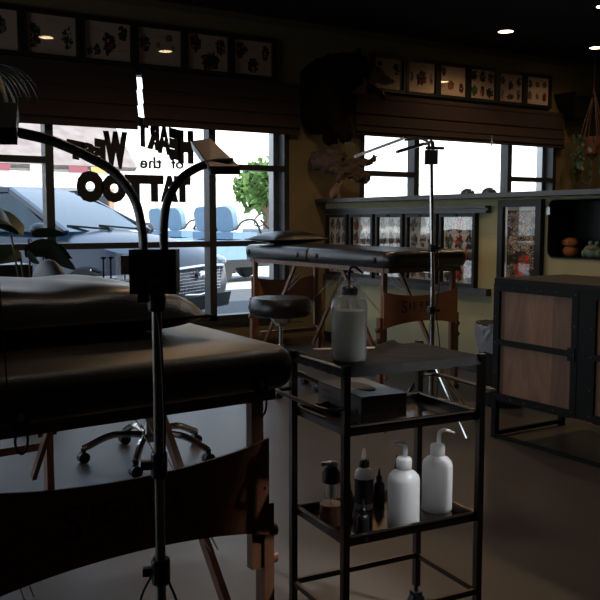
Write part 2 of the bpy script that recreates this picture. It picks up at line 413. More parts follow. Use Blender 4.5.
cl = MB(); cl.box((PX - .013, NY1 - .02, 1.135), (PX - .009, NY1 + .008, 1.185)); cl.build('clip', 'bolt_steel', liner)
lg = MB(); lg.box((PX - .12, .9, 1.253), (PX + .42, WY - .001, 1.285)); struct(lg, 'trim_3', 'black_trim', bevel=.004)
rl = boxes(((PX - .05, 4.35, 1.15), (PX, 6.385, 1.165)), ((PX - .03, 4.35, 1.165), (PX, 6.385, 1.185)), ((PX - .055, 4.35, 1.185), (PX, 6.385, 1.2)))
struct(rl, 'trim_4', 'black_trim')
struct(boxes(((PX - .05, 4.33, .565), (PX, 6.385, .615))), 'trim_5', 'black_trim')
struct(boxes(((PX - .015, .9, 0), (PX, WY, .09))), 'baseboard_right', 'black_trim')
struct(boxes(((X0, WY - .015, 0), (PX - .016, WY, .05))), 'baseboard_back', 'dark_wall')

# ------------------------------------------------------------------ Roman blinds
def blind(x0, x1, z0, z1, label):
    t = thing('roman_blind', label, 'blind', ((x0 + x1) / 2, WY, z1)); m = MB(); H = z1 - z0
    k, out = ([0, .46, .465, .74, .745, .90, .905, 1.0], [.035, .05, .036, .056, .044, .062, .045, .052]) if x0 > 4.2 else ([0, .34, .345, .60, .605, .86, .865, 1.0], [.035, .065, .045, .075, .055, .085, .055, .06])
    pts = [(WY - o, z1 - H * q) for q, o in zip(k, out)]
    back = [(y + .006, z) for y, z in pts]
    for i in range(len(pts) - 1):
        (ya, za), (yb, zb) = pts[i], pts[i + 1]; (yc, zc), (yd, zd) = back[i], back[i + 1]
        m.hexa([Vector(p) for p in ((x0, ya, za), (x1, ya, za), (x1, yc, zc), (x0, yc, zc), (x0, yb, zb), (x1, yb, zb), (x1, yd, zd), (x0, yd, zd))])
    m.build('fabric', 'blind_fabric', t)
    hb = MB(); hb.box((x0, WY - .045, z1 - .03), (x1, WY - .003, z1 + .005)); hb.build('headrail', 'blind_fabric', t)
    bb = MB(); bb.tube([(x0 + .01, WY - .063, z0 + .008), (x1 - .01, WY - .063, z0 + .008)], .009, 8); bb.build('bottom_bar', 'blind_fabric', t)
    return t
blind(.35, 2.515, 1.80, 2.265, 'brown Roman blind over the left part of the large shop window')
blind(2.56, 4.01, 1.835, 2.265, 'brown Roman blind over the right part of the large shop window')
bl = blind(4.62, 7.40, 1.87, 2.245, 'brown Roman blind over the window behind the half wall')
bc = MB(); bc.tube([(6.25, WY - .12, 1.95), (6.25, WY - .12, 1.90)], .002, 6); bc.lathe([(.002, 0), (.008, .01), (.010, .05), (.003, .065)], (6.25, WY - .12, 1.835), 8); bc.build('cord_pull', 'white_label', bl)

# ------------------------------------------------------------------ lettering on the glass (reads from the street)
sign = thing('window_lettering', 'black shop lettering on the window glass, reversed from inside', 'lettering', (2.5, 6.47, 1.25))
def word(name, specs, parent, bold=.035):
    m = MB()
    for ch, xr, xl, za, zb, dz in specs:      # xl..xr on the glass; the letter runs from xr to xl as seen from inside
        put_text(m, ch, lambda u, v: (xr - u * (xr - xl), 6.472, za + v * (zb - za) + dz * (1 - u)), bold)
    m.build(name, 'black_plastic', parent)
word('word_heart', (('H', 3.04, 2.90, 1.56, 1.83, .0), ('E', 2.92, 2.82, 1.60, 1.85, -.02), ('A', 2.84, 2.72, 1.64, 1.88, -.02), ('R', 2.74, 2.63, 1.67, 1.90, -.02), ('T', 2.65, 2.545, 1.69, 1.92, -.02)), sign, .1)
word('word_of', (('of', 2.95, 2.83, 1.515, 1.60, 0),), sign, .03)
word('word_the', (('the', 2.76, 2.57, 1.51, 1.605, 0),), sign, .03)
word('word_west', (('W', 2.47, 2.27, 1.50, 1.79, 0), ('E', 2.29, 2.20, 1.53, 1.73, -.01), ('S', 2.21, 2.09, 1.56, 1.70, -.015), ('T', 2.12, 1.985, 1.57, 1.715, -.02)), sign, .1)
word('word_tattoo', (('T', 3.01, 2.86, 1.245, 1.46, 0), ('A', 2.90, 2.74, 1.245, 1.46, 0), ('T', 2.77, 2.61, 1.245, 1.46, 0), ('T', 2.62, 2.44, 1.245, 1.46, 0), ('O', 2.455, 2.25, 1.235, 1.46, 0), ('O', 2.27, 2.05, 1.235, 1.48, 0)), sign, .11)

# ------------------------------------------------------------------ framed flash sheets
INK = ['ink', 'ink_red', 'ink_green', 'ink_grey', 'ink_tan', 'ink_bright_red', 'ink_blue', 'ink_beige']
def cluster(m, rnd, f, cx, cy, w_, h_, n=34, pal=(0, 0, 0, 1), k0=0, asp=1.35):
    for i in range(n):
        a = rnd.uniform(0, 2 * pi); q = math.sqrt(rnd.random()) * .8; x = cx + cos(a) * q * w_ / 2; y = cy + sin(a) * q * h_ / 2
        s = rnd.uniform(.06, .16) * min(w_, h_ / asp) * 1.3; e = rnd.uniform(.5, 1.6); N = 7; b0 = rnd.uniform(0, 6)
        m.mi = rnd.choice(pal); P = []
        for j in range(N):
            t = b0 + 2 * pi * j / N; rr = s * rnd.uniform(.55, 1.25); P.append(f(x + cos(t) * rr * e, y + sin(t) * rr * asp / e, k0 + i * .03))
        m._f([m.bm.verts.new(Vector(p)) for p in P])
def lines(m, rnd, f, cx, cy, w_, n=2):
    m.mi = 3
    for i in range(n):
        y = cy - i * .035; x = cx - w_ / 2
        while x < cx + w_ / 2:
            l = rnd.uniform(.01, .03); m._f([m.bm.verts.new(Vector(f(a, b, 1))) for a, b in ((x, y), (x + l, y), (x + l, y + .012), (x, y + .012))]); x += l + .012
def frame(label, cat, group, F, w_, h_, bar, art, paper='paper', seed=0, depth=.035, name='framed_print', mat_w=0, glass='picture_glass', clip=False):
    """F(u, v, d): u right, v up in metres from the frame's lower left corner, d out of the wall"""
    t = thing(name, label, cat, F(w_ / 2, 0, 0), 0, group); rnd = random.Random(seed)
    def bx(m, u0, u1, v0, v1, d0, d1): m.hexa([Vector(F(*p)) for p in ((u0, v0, d0), (u1, v0, d0), (u1, v1, d0), (u0, v1, d0), (u0, v0, d1), (u1, v0, d1), (u1, v1, d1), (u0, v1, d1))])
    m = MB(); bx(m, 0, bar, 0, h_, 0, depth); bx(m, w_ - bar, w_, 0, h_, 0, depth); bx(m, bar, w_ - bar, 0, bar, 0, depth); bx(m, bar, w_ - bar, h_ - bar, h_, 0, depth)
    m.build('frame', 'black_frame', t)
    m = MB(); bx(m, bar, w_ - bar, bar, h_ - bar, .004, .010); m.build('sheet', paper, t)
    b2 = bar + mat_w; g = lambda u, v, k: F(b2 + u * (w_ - 2 * b2), b2 + v * (h_ - 2 * b2), .0108 + k * .0008)
    m = MB(); art(m, rnd, g); m.build('drawing', INK, t)
    m = MB(); bx(m, bar, w_ - bar, bar, h_ - bar, depth * .62, depth * .62 + .002); m.build('glass', glass, t)
    if clip:
        m = MB(); m.ball(F(w_ / 2, h_ - .012, depth + .006), .008, 8); bx(m, w_ / 2 - .015, w_ / 2 + .015, h_ - .02, h_ - .008, depth, depth + .006); m.build('clip', 'black_frame', t)
    return t
def artf(items, text=()):
    def a(m, rnd, f):
        for it in items:
            cx, cy, w_, h_ = it[:4]; cluster(m, rnd, f, cx, cy, w_, h_, it[5] if len(it) > 5 else 40, (it[4] + (0, 0) if len(it) > 4 and 1 in it[4] and 0 in it[4] else it[4]) if len(it) > 4 else (0, 0, 0, 0, 3, 1))
        for tx in text: lines(m, rnd, f, *tx)
    return a
sheets = [
 (1.233, 'framed sheet of dark seated figures, cut off at the left edge of the picture', [(.62, .6, .35, .5), (.2, .5, .2, .4)], [(.7, .3, .3, 1)]),
 (1.661, 'framed sheet with one tall figure at each side, reflecting a ceiling light', [(.17, .48, .26, .78, (0, 0, 3)), (.84, .5, .22, .72, (0, 0, 3))], [(.5, .9, .2), (.5, .12, .2)]),
 (2.089, 'framed sheet with a large dark skull in the middle and small heads bottom left', [(.53, .45, .3, .66, (0, 0, 1)), (.84, .76, .24, .44, (0, 0, 1)), (.12, .22, .13, .28, (3, 0)), (.27, .26, .17, .36, (0, 0, 1))], [(.2, .8, .2), (.85, .3, .22)]),
 (2.515, 'framed sheet of faint small drawings above the gap between the blinds', [(.16, .58, .24, .5, (0, 0, 3)), (.72, .78, .2, .2, (3, 3, 1)), (.47, .55, .1, .2, (4,)), (.82, .5, .1, .2, (4,))], [(.2, .2, .2, 1), (.5, .82, .16)]),
 (2.935, 'framed sheet of three ornate masks with one at the lower centre', [(.2, .74, .3, .5, (0, 0, 0, 1)), (.82, .7, .26, .52, (0, 0, 3, 1)), (.56, .26, .46, .5, (0, 0, 0, 1))], [(.5, .75, .2), (.15, .3, .2, 1), (.87, .3, .15, 1)]),
 (3.357, 'framed sheet of three patterned heads, last of the row over the large window', [(.2, .7, .3, .46, (0, 3, 1)), (.83, .68, .22, .52, (0, 0, 1)), (.5, .3, .32, .52, (0, 0, 3, 1))], [(.5, .75, .2), (.2, .35, .04, 4), (.8, .3, .04, 4)]),
 (4.815, 'framed sheet partly hidden behind the bear head', [(.78, .68, .2, .42, (0, 0, 3)), (.2, .8, .2, .2)], [(.7, .3, .2)]),
 (5.218, 'framed sheet with two narrow red and black panels beside a central figure', [(.14, .5, .12, .55, (0, 1, 1)), (.5, .48, .4, .5, (0, 0, 3, 1)), (.86, .46, .12, .5, (0, 1, 1))], [(.5, .9, .2), (.5, .15, .4, 1)]),
 (5.614, 'framed sheet reflecting a ceiling light in the row over the right window', [(.15, .8, .2, .3, (0, 3)), (.42, .35, .26, .34, (4, 4, 1)), (.85, .3, .2, .42, (0, 1, 1))], [(.15, .35, .15, 3)]),
 (6.012, 'framed sheet of six coloured heads in two rows', [(.16, .78, .24, .42, (0, 0, 2)), (.5, .78, .24, .42, (1, 1, 0)), (.84, .76, .22, .4, (1, 1, 0)), (.18, .28, .26, .42, (2, 2, 0)), (.5, .28, .2, .42, (1, 0)), (.82, .25, .3, .34, (0,))], []),
 (6.413, 'framed sheet of red, green and black designs beside the six heads', [(.16, .75, .2, .3, (1, 0)), (.5, .6, .24, .36, (1, 0, 3)), (.84, .75, .2, .42, (0, 2)), (.16, .28, .12, .5, (4, 0)), (.5, .18, .4, .22, (0, 2, 1)), (.84, .3, .16, .5, (2, 2, 0))], [(.5, .88, .3, 1)]),
 (6.807, 'framed sheet of six small faint designs, last of the row at the right', [(.17, .75, .18, .3, (3, 0)), (.5, .72, .2, .22, (1, 3)), (.82, .75, .18, .3, (3,)), (.17, .3, .2, .3, (3, 4)), (.5, .3, .16, .22, (3, 2)), (.82, .3, .2, .34, (1, 0))], [(.5, .07, .7, 1)]),
]
for i, (x, lab, it, tx) in enumerate(sheets):
    W_ = .422 if i < 6 else .394
    frame(lab, 'framed print', 'framed flash sheets in the high rows above the windows', (lambda x: (lambda u, v, d: (x + u, WY - d, 2.285 + v)))(x), W_, .345, .03, artf(it, tx), seed=i + 3)
dense = lambda reds, n, pal: [(((i % 3) + .5) / 3, ((i // 3) + .5) / 4, .3, .24, pal[(i * 7 + n) % len(pal)], 46) for i in range(12)]
pony_sheets = [
 (6.367, 6.042, 'flash sheet frame on the half wall nearest the shop window', [(0, 3, 3, 1), (0, 3), (0, 2, 3, 3)]),
 (6.005, 5.671, 'flash sheet frame with a large red head, second from the shop window', [(0, 3), (3, 0, 1), (0, 4, 3)]),
 (5.631, 5.28, 'flash sheet frame third along the half wall, reflecting the blue car', [(0, 3), (0, 2, 3, 3, 1), (3, 0, 3, 4)]),
 (5.243, 4.879, 'flash sheet frame on the half wall behind the slim lamp pole', [(0, 3), (3, 3, 0), (0, 6, 3)]),
 (4.846, 4.466, 'flash sheet frame with a bright red flower, nearest of the five on the rail', [(0, 3), (0, 2, 3), (5, 5, 1, 0)])]
for i, (ya, yb, lab, pal) in enumerate(pony_sheets):
    its = dense(0, i, pal)
    if i == 1: its.append((.78, .8, .34, .26, (1, 5, 0), 26))
    if i == 4: its += [(.62, .42, .5, .24, (5, 5, 1), 30), (.8, .2, .36, .16, (5, 5, 1), 20), (.3, .62, .3, .12, (4,), 14), (.25, .4, .25, .3, (2, 2), 14)]
    frame(lab, 'framed print', 'five framed flash sheets hung from the rail of the half wall', (lambda ya: (lambda u, v, d: (PX - d, ya - u, .616 + v)))(ya), ya - yb, .532, .026, artf(its), 'cream_paper', seed=40 + i, clip=True, depth=.04)
def dragon(m, rnd, f):
    m.mi = 0; m._f([m.bm.verts.new(Vector(f(a, b, -.4))) for a, b in ((0.02, 0.02), (.98, .02), (.98, .98), (.02, .98))])
    m.mi = 4
    k = 0
    for cx, cy, r, n in ((.5, .62, .34, 5), (.2, .85, .2, 4), (.9, .85, .22, 4), (.85, .5, .2, 3), (.62, .95, .25, 3), (.15, .5, .2, 3), (.8, .3, .18, 3), (.25, .15, .25, 4)):
        for q in range(n):
            rr = r * (1 - q / n)
            for h in range(14):
                a = 2 * pi * h / 14; x = cx + cos(a) * rr; y = cy + sin(a) * rr * .45
                if not (.05 < x < .95 and .04 < y < .96): continue
                s = rr * .2; m.mi = (7, 3, 7, 4, 7)[(h + q) % 5]; P = [f(x + cos(t) * s, y + sin(t) * s * .45, k) for t in [2 * pi * j / 8 for j in range(8)]]
                m._f([m.bm.verts.new(Vector(p)) for p in P]); k += .002
    for cx, cy, r in ((.62, .32, .2), (.5, .2, .22), (.75, .07, .14)):
        for h in range(7):
            a = 2 * pi * h / 7; x = cx + cos(a) * r * .6; y = cy + sin(a) * r * .27; m.mi = 5 if h % 2 else 1; k += .01
            P = [f(min(.97, x + cos(t) * r * .42), max(.02, y + sin(t) * r * .2), k) for t in [2 * pi * j / 9 for j in range(9)]]
            m._f([m.bm.verts.new(Vector(p)) for p in P])
    for h in range(7):
        m.mi = 2; x, y = rnd.uniform(.1, .9), rnd.uniform(.06, .42); k += .01
        P = [f(x + cos(t) * .07, y + sin(t) * .018, k) for t in [2 * pi * j / 6 for j in range(6)]]; m._f([m.bm.verts.new(Vector(p)) for p in P])
frame('tall black frame with grey wave artwork and red flowers on the half wall', 'framed print', None, lambda u, v, d: (PX - d, 4.246 - u, .60 + v), .385, .635, .047, dragon, 'cream_paper', seed=77, depth=.04, mat_w=.014, glass='art_glass')

# ------------------------------------------------------------------ recessed ceiling lights
def downlight(x, y, label, watts=None, col=(1, .66, .36)):
    t = thing('ceiling_light', label, 'ceiling light', (x, y, CZ), 0, 'recessed ceiling lights')
    m = MB(); n = 24
    ring(m, [(.085 * cos(2 * pi * k / n), .085 * sin(2 * pi * k / n)) for k in range(n)], [(.068 * cos(2 * pi * k / n), .068 * sin(2 * pi * k / n)) for k in range(n)], lambda p: (x + p[0], y + p[1], CZ - .008), lambda p: (x + p[0], y + p[1], CZ))
    m.build('trim_ring', 'ceiling_paint', t)
    m = MB(); m.lathe([(.068, -.006), (.068, -.001)], (x, y, CZ), 24); m.build('lens', 'lamp_glow', t)
    ld = bpy.data.lights.new('lamp', 'SPOT'); ld.energy = watts or LAMP_W; ld.color = col; ld.spot_size = R(150); ld.spot_blend = .6; ld.shadow_soft_size = .06
    lo = bpy.data.objects.new('lamp', ld); COL.objects.link(lo); lo.location = (0, 0, -.03); lo.parent = t
    return t
LAMP_W = 24; SPOT_W = 330
downlight(2.34, 4.62, 'ceiling light mirrored in the glass of the second framed sheet', 45)
downlight(3.55, 4.60, 'ceiling light mirrored in the sheet above the gap between the blinds', 45)
downlight(5.80, 4.62, 'warm recessed ceiling light cut off by the top right corner of the picture')
downlight(7.22, 4.66, 'ceiling light mirrored in the right-hand row of framed sheets')
downlight(5.80, 5.70, 'warm recessed ceiling light on the dark ceiling, left of the three in view', 19)
for x_, y_, lb in ((1.10, 2.35, 'added recessed light above the trolley, out of the picture'), (2.34, 2.35, 'added recessed light above the open floor right of the trolley, out of the picture'),
                     (2.34, .10, 'added unseen swivel spot to the right of the camera, aimed at the trolley')):  # unseen lights, added to brighten the foreground
    dl = downlight(x_, y_, lb, {1.10: 4, 2.34: 16}[x_], (1, .86, .74))
    if y_ == .10:
        lo = [c for c in dl.children if c.type == 'LIGHT'][0]; lo.rotation_euler = (Vector((1.42, 1.66, .60)) - Vector((x_, y_, CZ - .03))).to_track_quat('-Z', 'Y').to_euler()
        lo.data.spot_size = R(15.5); lo.data.spot_blend = .7; lo.data.energy = SPOT_W; lo.data.color = (.95, .97, 1)  # added spot, narrowed to light the trolley and its bottles
downlight(7.10, 5.74, 'warm recessed ceiling light at the right, lowest in the picture', 8)
# ------------------------------------------------------------------ outside
struct(boxes(((-40, WY + .21, -.12), (90, 12.2, -.02))), 'ground_near', 'asphalt')
struct(boxes(((-40, 12.2, -.12), (90, 120, -.02))), 'ground_far', 'sidewalk')
struct(boxes(((-10, WY + .21, -.02), (30, WY + 1.5, .05))), 'sidewalk', 'sidewalk')
pl = MB(); pl.box((5.2, 9.0, -.021), (14, 9.25, -.016)); pl.box((-6, 9.0, -.021), (1.5, 9.25, -.016)); struct(pl, 'trim_6', 'stucco_white')
# shop row across the street
sh = thing('shop_building', 'low shop row with tiled awning roof across the street', 'building', (2, 24, -.02))
m = MB(); m.box((-12, 24, -.02), (8.8, 30, 3.0)); m.build('wall', 'stucco_white', sh)
m = MB(); m.hexa([Vector(p) for p in ((-12, 22.6, 2.55), (8.9, 22.6, 2.55), (8.9, 22.8, 2.45), (-12, 22.8, 2.45), (-12, 24.4, 3.9), (8.9, 24.4, 3.9), (8.9, 24.6, 3.8), (-12, 24.6, 3.8))]); m.build('awning_roof', 'roof_tile', sh)
m = MB(); m.box((-12, 22.4, 1.95), (8.9, 22.6, 2.35)); m.build('fascia', 'stucco_white', sh)
for x in (-4, -1.0, 2.2, 4.6, 6.3, 8.0):
    m = MB(); m.box((x, 22.4, -.02), (x + .14, 22.54, 1.95)); m.build('post', 'post_brown', sh)
for x0, x1 in ((-6, -1.2), (-.9, 3.2), (3.5, 5.9), (6.2, 8.5)):
    m = MB(); m.box((x0, 23.95, .3), (x1, 24.0, 1.8)); m.build('shop_window', 'shop_dark', sh)
for x, c in ((4.9, 'awning_red'), (5.9, 'stucco_white'), (6.9, 'awning_red'), (7.5, 'awning_yellow')):
    m = MB(); m.box((x, 22.36, 2.36), (x + .5, 22.40, 2.52)); m.build('banner', c, sh)
wb = thing('white_building', 'long sunlit white building filling the background', 'building', (40, 42, -.02))
m = MB(); m.box((11, 42, -.02), (90, 50, 7)); m.build('wall', 'stucco_white', wb)
m = MB(); m.box((11, 41.9, 3.35), (90, 42, 3.5)); m.build('string_course', 'stucco_far', wb)

def tree(x, y, h, r, label, seed, z0=0):
    t = thing('tree', label, 'tree', (x, y, -.02)); rnd = random.Random(seed)
    m = MB(); m.tube([(x, y, -.02), (x + .1, y, h * .5), (x, y + .1, h * .8)], [.16, .12, .06], 8)
    for k in range(5): a = k * 1.25; m.tube([(x, y, h * .45), (x + cos(a) * r * .5, y + sin(a) * r * .5, h * .75)], [.07, .03], 6)
    m.build('trunk', 'bark', t)
    m = MB()
    for k in range(1500):
        a = rnd.uniform(0, 2 * pi); e = math.asin(rnd.uniform(-1, 1)); q = r * rnd.random() ** .4 * (.75 + .25 * sin(3 * a + 2 * e))
        c = Vector((x + cos(a) * cos(e) * q, y + sin(a) * cos(e) * q, h * .72 + sin(e) * q * .95)); s = rnd.uniform(.1, .2)
        T = Matrix.Translation(c) @ Euler((rnd.uniform(0, 6), rnd.uniform(0, 6), 0)).to_matrix().to_4x4()
        m._f([m.bm.verts.new(T @ Vector(p)) for p in ((-s, 0, 0), (0, -s * .5, .02), (s, 0, 0), (0, s * .5, .02))])
    m.build('crown', 'tree_leaf', t)
tree(11.5, 20.0, 2.75, .85, 'sunlit green tree seen through the right pane of the large window', 4)

# parked car, nose in towards the shop
car = thing('parked_car', 'blue-grey sedan parked nose-in outside the large window', 'car', (3.07, 9.335, -.02), -.96)
def loft(m, secs, cap=True):
    rows = [[m.bm.verts.new(Vector(p)) for p in s] for s in secs]
    for A, B in zip(rows, rows[1:]):
        for k in range(len(A) - 1): m._f([A[k], A[k + 1], B[k + 1], B[k]])
    if cap: m._f(rows[0]); m._f(rows[-1][::-1])
    return rows
def csec(x, hw, zb, zt, crown=.05, tuck=.08):
    L = [(x, -hw + tuck, zb), (x, -hw, zb + .12), (x, -hw - .01, zb + (zt - zb) * .55), (x, -hw + .05, zt - .05), (x, -hw * .75, zt), (x, -hw * .35, zt + crown * .8), (x, 0, zt + crown)]
    return L + [(x, -y, z) for (_, y, z) in L[-2::-1]]
import bmesh as _b
xo = -1.35   # local x: front at +1.5 (thing origin near the front axle)
CW = .90
m = MB()
loft(m, [csec(1.42, .62, .32, .60, .04), csec(1.34, .76, .22, .70, .05), csec(1.15, .85, .18, .80, .05), csec(.75, .89, .17, .90, .06), csec(.2, CW, .17, .98, .05), csec(-.6, CW, .17, 1.00, .02), csec(-1.8, CW, .17, 1.02, .02), csec(-2.5, .89, .18, 1.05, .03), csec(-3.0, .84, .22, 1.04, .03), csec(-3.2, .74, .34, .92, .03)])
bs = m.build('body', 'car_paint', None, smooth=True); bs.parent = car
def side(m, y, f=1):
    pass
def cabin(name, pts_lo, pts_hi, matn, inset=0):
    m = MB(); m.hexa([Vector(p) for p in (*pts_lo, *pts_hi)]); o = m.build(name, matn, None, smooth=False, bevel=.05, seg=3); o.parent = car; return o
A0, A1, B0, B1 = .30, -.55, -2.75, -2.05     # windscreen base/top, rear base/top
g = MB(); loft(g, [[(A0, y, 1.0) for y in (-.74, -.4, 0, .4, .74)], [((A0 + A1) / 2, y, 1.25) for y in (-.67, -.38, 0, .38, .67)], [(A1, y, 1.44) for y in (-.56, -.3, 0, .3, .56)]], False); o = g.build('windscreen', 'car_glass', None, smooth=True); o.parent = car
g = MB(); loft(g, [[(B0, y, 1.06) for y in (-.7, 0, .7)], [(B1, y, 1.42) for y in (-.54, 0, .54)]], False); o = g.build('rear_window', 'car_glass', None); o.parent = car
g = MB(); g.hexa([Vector(p) for p in ((A1 + .02, -.58, 1.43), (A1 + .02, .58, 1.43), (B1, .56, 1.41), (B1, -.56, 1.41), (A1 - .2, -.5, 1.49), (A1 - .2, .5, 1.49), (B1 + .15, .5, 1.47), (B1 + .15, -.5, 1.47))]); o = g.build('roof', 'car_paint', None, bevel=.02); o.parent = car
for s in (-1, 1):
    g = MB(); P = [(A0 - .12, .80 * s, 1.0), (A1 + .0, .60 * s, 1.42), (-1.25, .60 * s, 1.42), (-1.25, .82 * s, 1.0)]; g.quad(*P); g.quad((-1.31, .82 * s, 1.0), (-1.31, .60 * s, 1.42), (B1, .57 * s, 1.40), (B0 + .3, .80 * s, 1.04)); o = g.build('side_window', 'car_glass', None); o.parent = car
    g = MB(); g.bar((A0 + .02, .78 * s, .99), (A1, .585 * s, 1.44), .06, .05); g.bar((A1, .59 * s, 1.445), (B1, .57 * s, 1.43), .06, .05); g.bar((B1, .57 * s, 1.42), (B0, .74 * s, 1.05), .08, .06); g.bar((-1.28, .83 * s, .98), (-1.28, .59 * s, 1.44), .07, .05); o = g.build('pillars', 'car_paint', None); o.parent = car
    g = MB(); g.ball((A0 - .15, .98 * s, 1.02), (.08, .12, .075), 12); g.bar((A0 - .15, .86 * s, .97), (A0 - .15, .95 * s, 1.0), .05, .04); o = g.build('wing_mirror', 'car_black', None, smooth=True); o.parent = car
    g = MB(); g.ball((1.22, .66 * s, .66), (.17, .16, .08), 14, Matrix.Rotation(-.5 * s, 4, 'Z')); o = g.build('headlight', 'headlight', None, smooth=True); o.parent = car
    for x in (.65, -2.25):
        g = MB(); g.lathe([(.20, -.1), (.31, -.1), (.33, -.06), (.33, .06), (.31, .1), (.20, .1)], (x, .84 * s, .33), 24, Matrix.Rotation(pi / 2, 4, 'X')); o = g.build('wheel', 'tyre', None, smooth=True); o.parent = car
        h = MB()
        h.lathe([(.2, -.02), (.2, .02)], (x, .88 * s, .33), 16, Matrix.Rotation(pi / 2, 4, 'X'))
        for k in range(5): a = 2 * pi * k / 5; h.bar((x, .93 * s, .33), (x + cos(a) * .21, .93 * s, .33 + sin(a) * .21), .05, .03, (0, 1, 0))
        q = h.build('hubcap', 'car_chrome', None); q.parent = o
g = MB(); g.hexa([Vector(p) for p in ((1.36, -.42, .36), (1.36, .42, .36), (1.30, .42, .34), (1.30, -.42, .34), (1.43, -.5, .60), (1.43, .5, .60), (1.30, .5, .62), (1.30, -.5, .62))])
gr = g.build('grille', 'car_black', None); gr.parent = car
g = MB()
for k in range(7): g.bar((1.435, -.44 - .01 * k, .38 + .033 * k), (1.435, .44 + .01 * k, .38 + .033 * k), .006, .006)
for k in range(13): g.bar((1.43, -.42 + k * .07, .36), (1.44, -.42 + k * .07, .6), .005, .005)
q = g.build('grille_mesh', 'car_chrome', None); q.parent = gr
g = MB(); g.tube([(1.43, -.52, .62), (1.45, 0, .635), (1.43, .52, .62)], .018, 8); g.tube([(1.43, -.52, .62), (1.40, -.44, .36), (1.42, 0, .33), (1.40, .44, .36), (1.43, .52, .62)], .014, 8); g.ball((1.46, 0, .54), (.015, .09, .05), 12); q = g.build('chrome_trim', 'car_chrome', None, smooth=True); q.parent = car
g = MB(); g.hexa([Vector(p) for p in ((1.40, -.7, .16), (1.40, .7, .16), (1.1, .8, .16), (1.1, -.8, .16), (1.46, -.66, .32), (1.46, .66, .32), (1.1, .84, .32), (1.1, -.84, .32))]); q = g.build('bumper', 'car_black', None, bevel=.03); q.parent = car
for y in (-.1, .45):
    g = MB(); g.bar((.36, y, 1.02), (.2, y - .5, 1.06), .02, .02); g.bar((.38, y, 1.0), (.36, y, 1.04), .04, .03); q = g.build('wiper', 'car_black', None); q.parent = car

def cart(loc, rz, label):
    t = thing('golf_cart', label, 'golf cart', (*loc, -.02), rz, 'golf carts parked outside')
    def p(mb, n, k, **kw): o = mb.build(n, k, None, **kw); o.parent = t; return o
    m = MB(); m.box((-1.15, -.58, .28), (1.15, .58, .42)); p(m, 'chassis', 'tyre', bevel=.02)
    m = MB(); m.hexa([Vector(q) for q in ((-1.2, -.58, .42), (-.2, -.58, .42), (-.2, .58, .42), (-1.2, .58, .42), (-1.1, -.52, .72), (-.2, -.55, .78), (-.2, .55, .78), (-1.1, .52, .72))]); p(m, 'rear_body', 'cart_body', bevel=.04)
    m = MB(); m.hexa([Vector(q) for q in ((.65, -.5, .42), (1.25, -.42, .42), (1.25, .42, .42), (.65, .5, .42), (.7, -.48, .95), (1.0, -.4, .78), (1.0, .4, .78), (.7, .48, .95))]); p(m, 'front_cowl', 'cart_white', bevel=.05)
    m = MB(); m.box((-.5, -.55, .78), (.1, .55, .9)); p(m, 'seat', 'cart_seat', bevel=.04)
    for s in (-1, 1):
        m = MB(); T = Matrix.Translation((-.42, .28 * s, 1.14)) @ Matrix.Rotation(-.18, 4, 'Y')
        b = rrect(.48, .46, .16, 6); m.prism([(q[0], q[1]) for q in b], lambda q: T @ Vector((-.06, q[0], q[1])), lambda q: T @ Vector((.06, q[0], q[1]))); p(m, 'backrest', 'cart_seat', bevel=.03, smooth=True)
        m = MB(); m.tube(bezier([(-.45, .58 * s, .95), (-.3, .6 * s, 1.1), (0, .6 * s, 1.1), (.2, .58 * s, .8)], 6), .02, 8); p(m, 'arm_rail', 'tyre', smooth=True)
        for x in (-.8, .85):
            m = MB(); m.lathe([(.08, -.09), (.20, -.09), (.22, -.05), (.22, .05), (.20, .09), (.08, .09)], (x, .55 * s, .22), 18, Matrix.Rotation(pi / 2, 4, 'X')); p(m, 'wheel', 'tyre', smooth=True)
    m = MB(); m.tube([(.75, -.28, .9), (.45, -.28, 1.12)], .02, 8); m.tube([(.45 + .06 * cos(a), -.28 + .16 * sin(a), 1.12 + .12 * cos(a)) for a in [2 * pi * k / 14 for k in range(14)]], .015, 6, closed=True); p(m, 'steering_wheel', 'tyre')
    m = MB(); m.box((-.47, -.04, .95), (-.41, .04, 1.3)); p(m, 'bracket', 'tyre')
    return t
cart((7.35, 14.0), R(15), 'golf cart with pale blue seat backs, right one through the window')
cart((7.40, 16.3), R(15), 'golf cart with pale blue seat backs, behind the nose of the sedan')
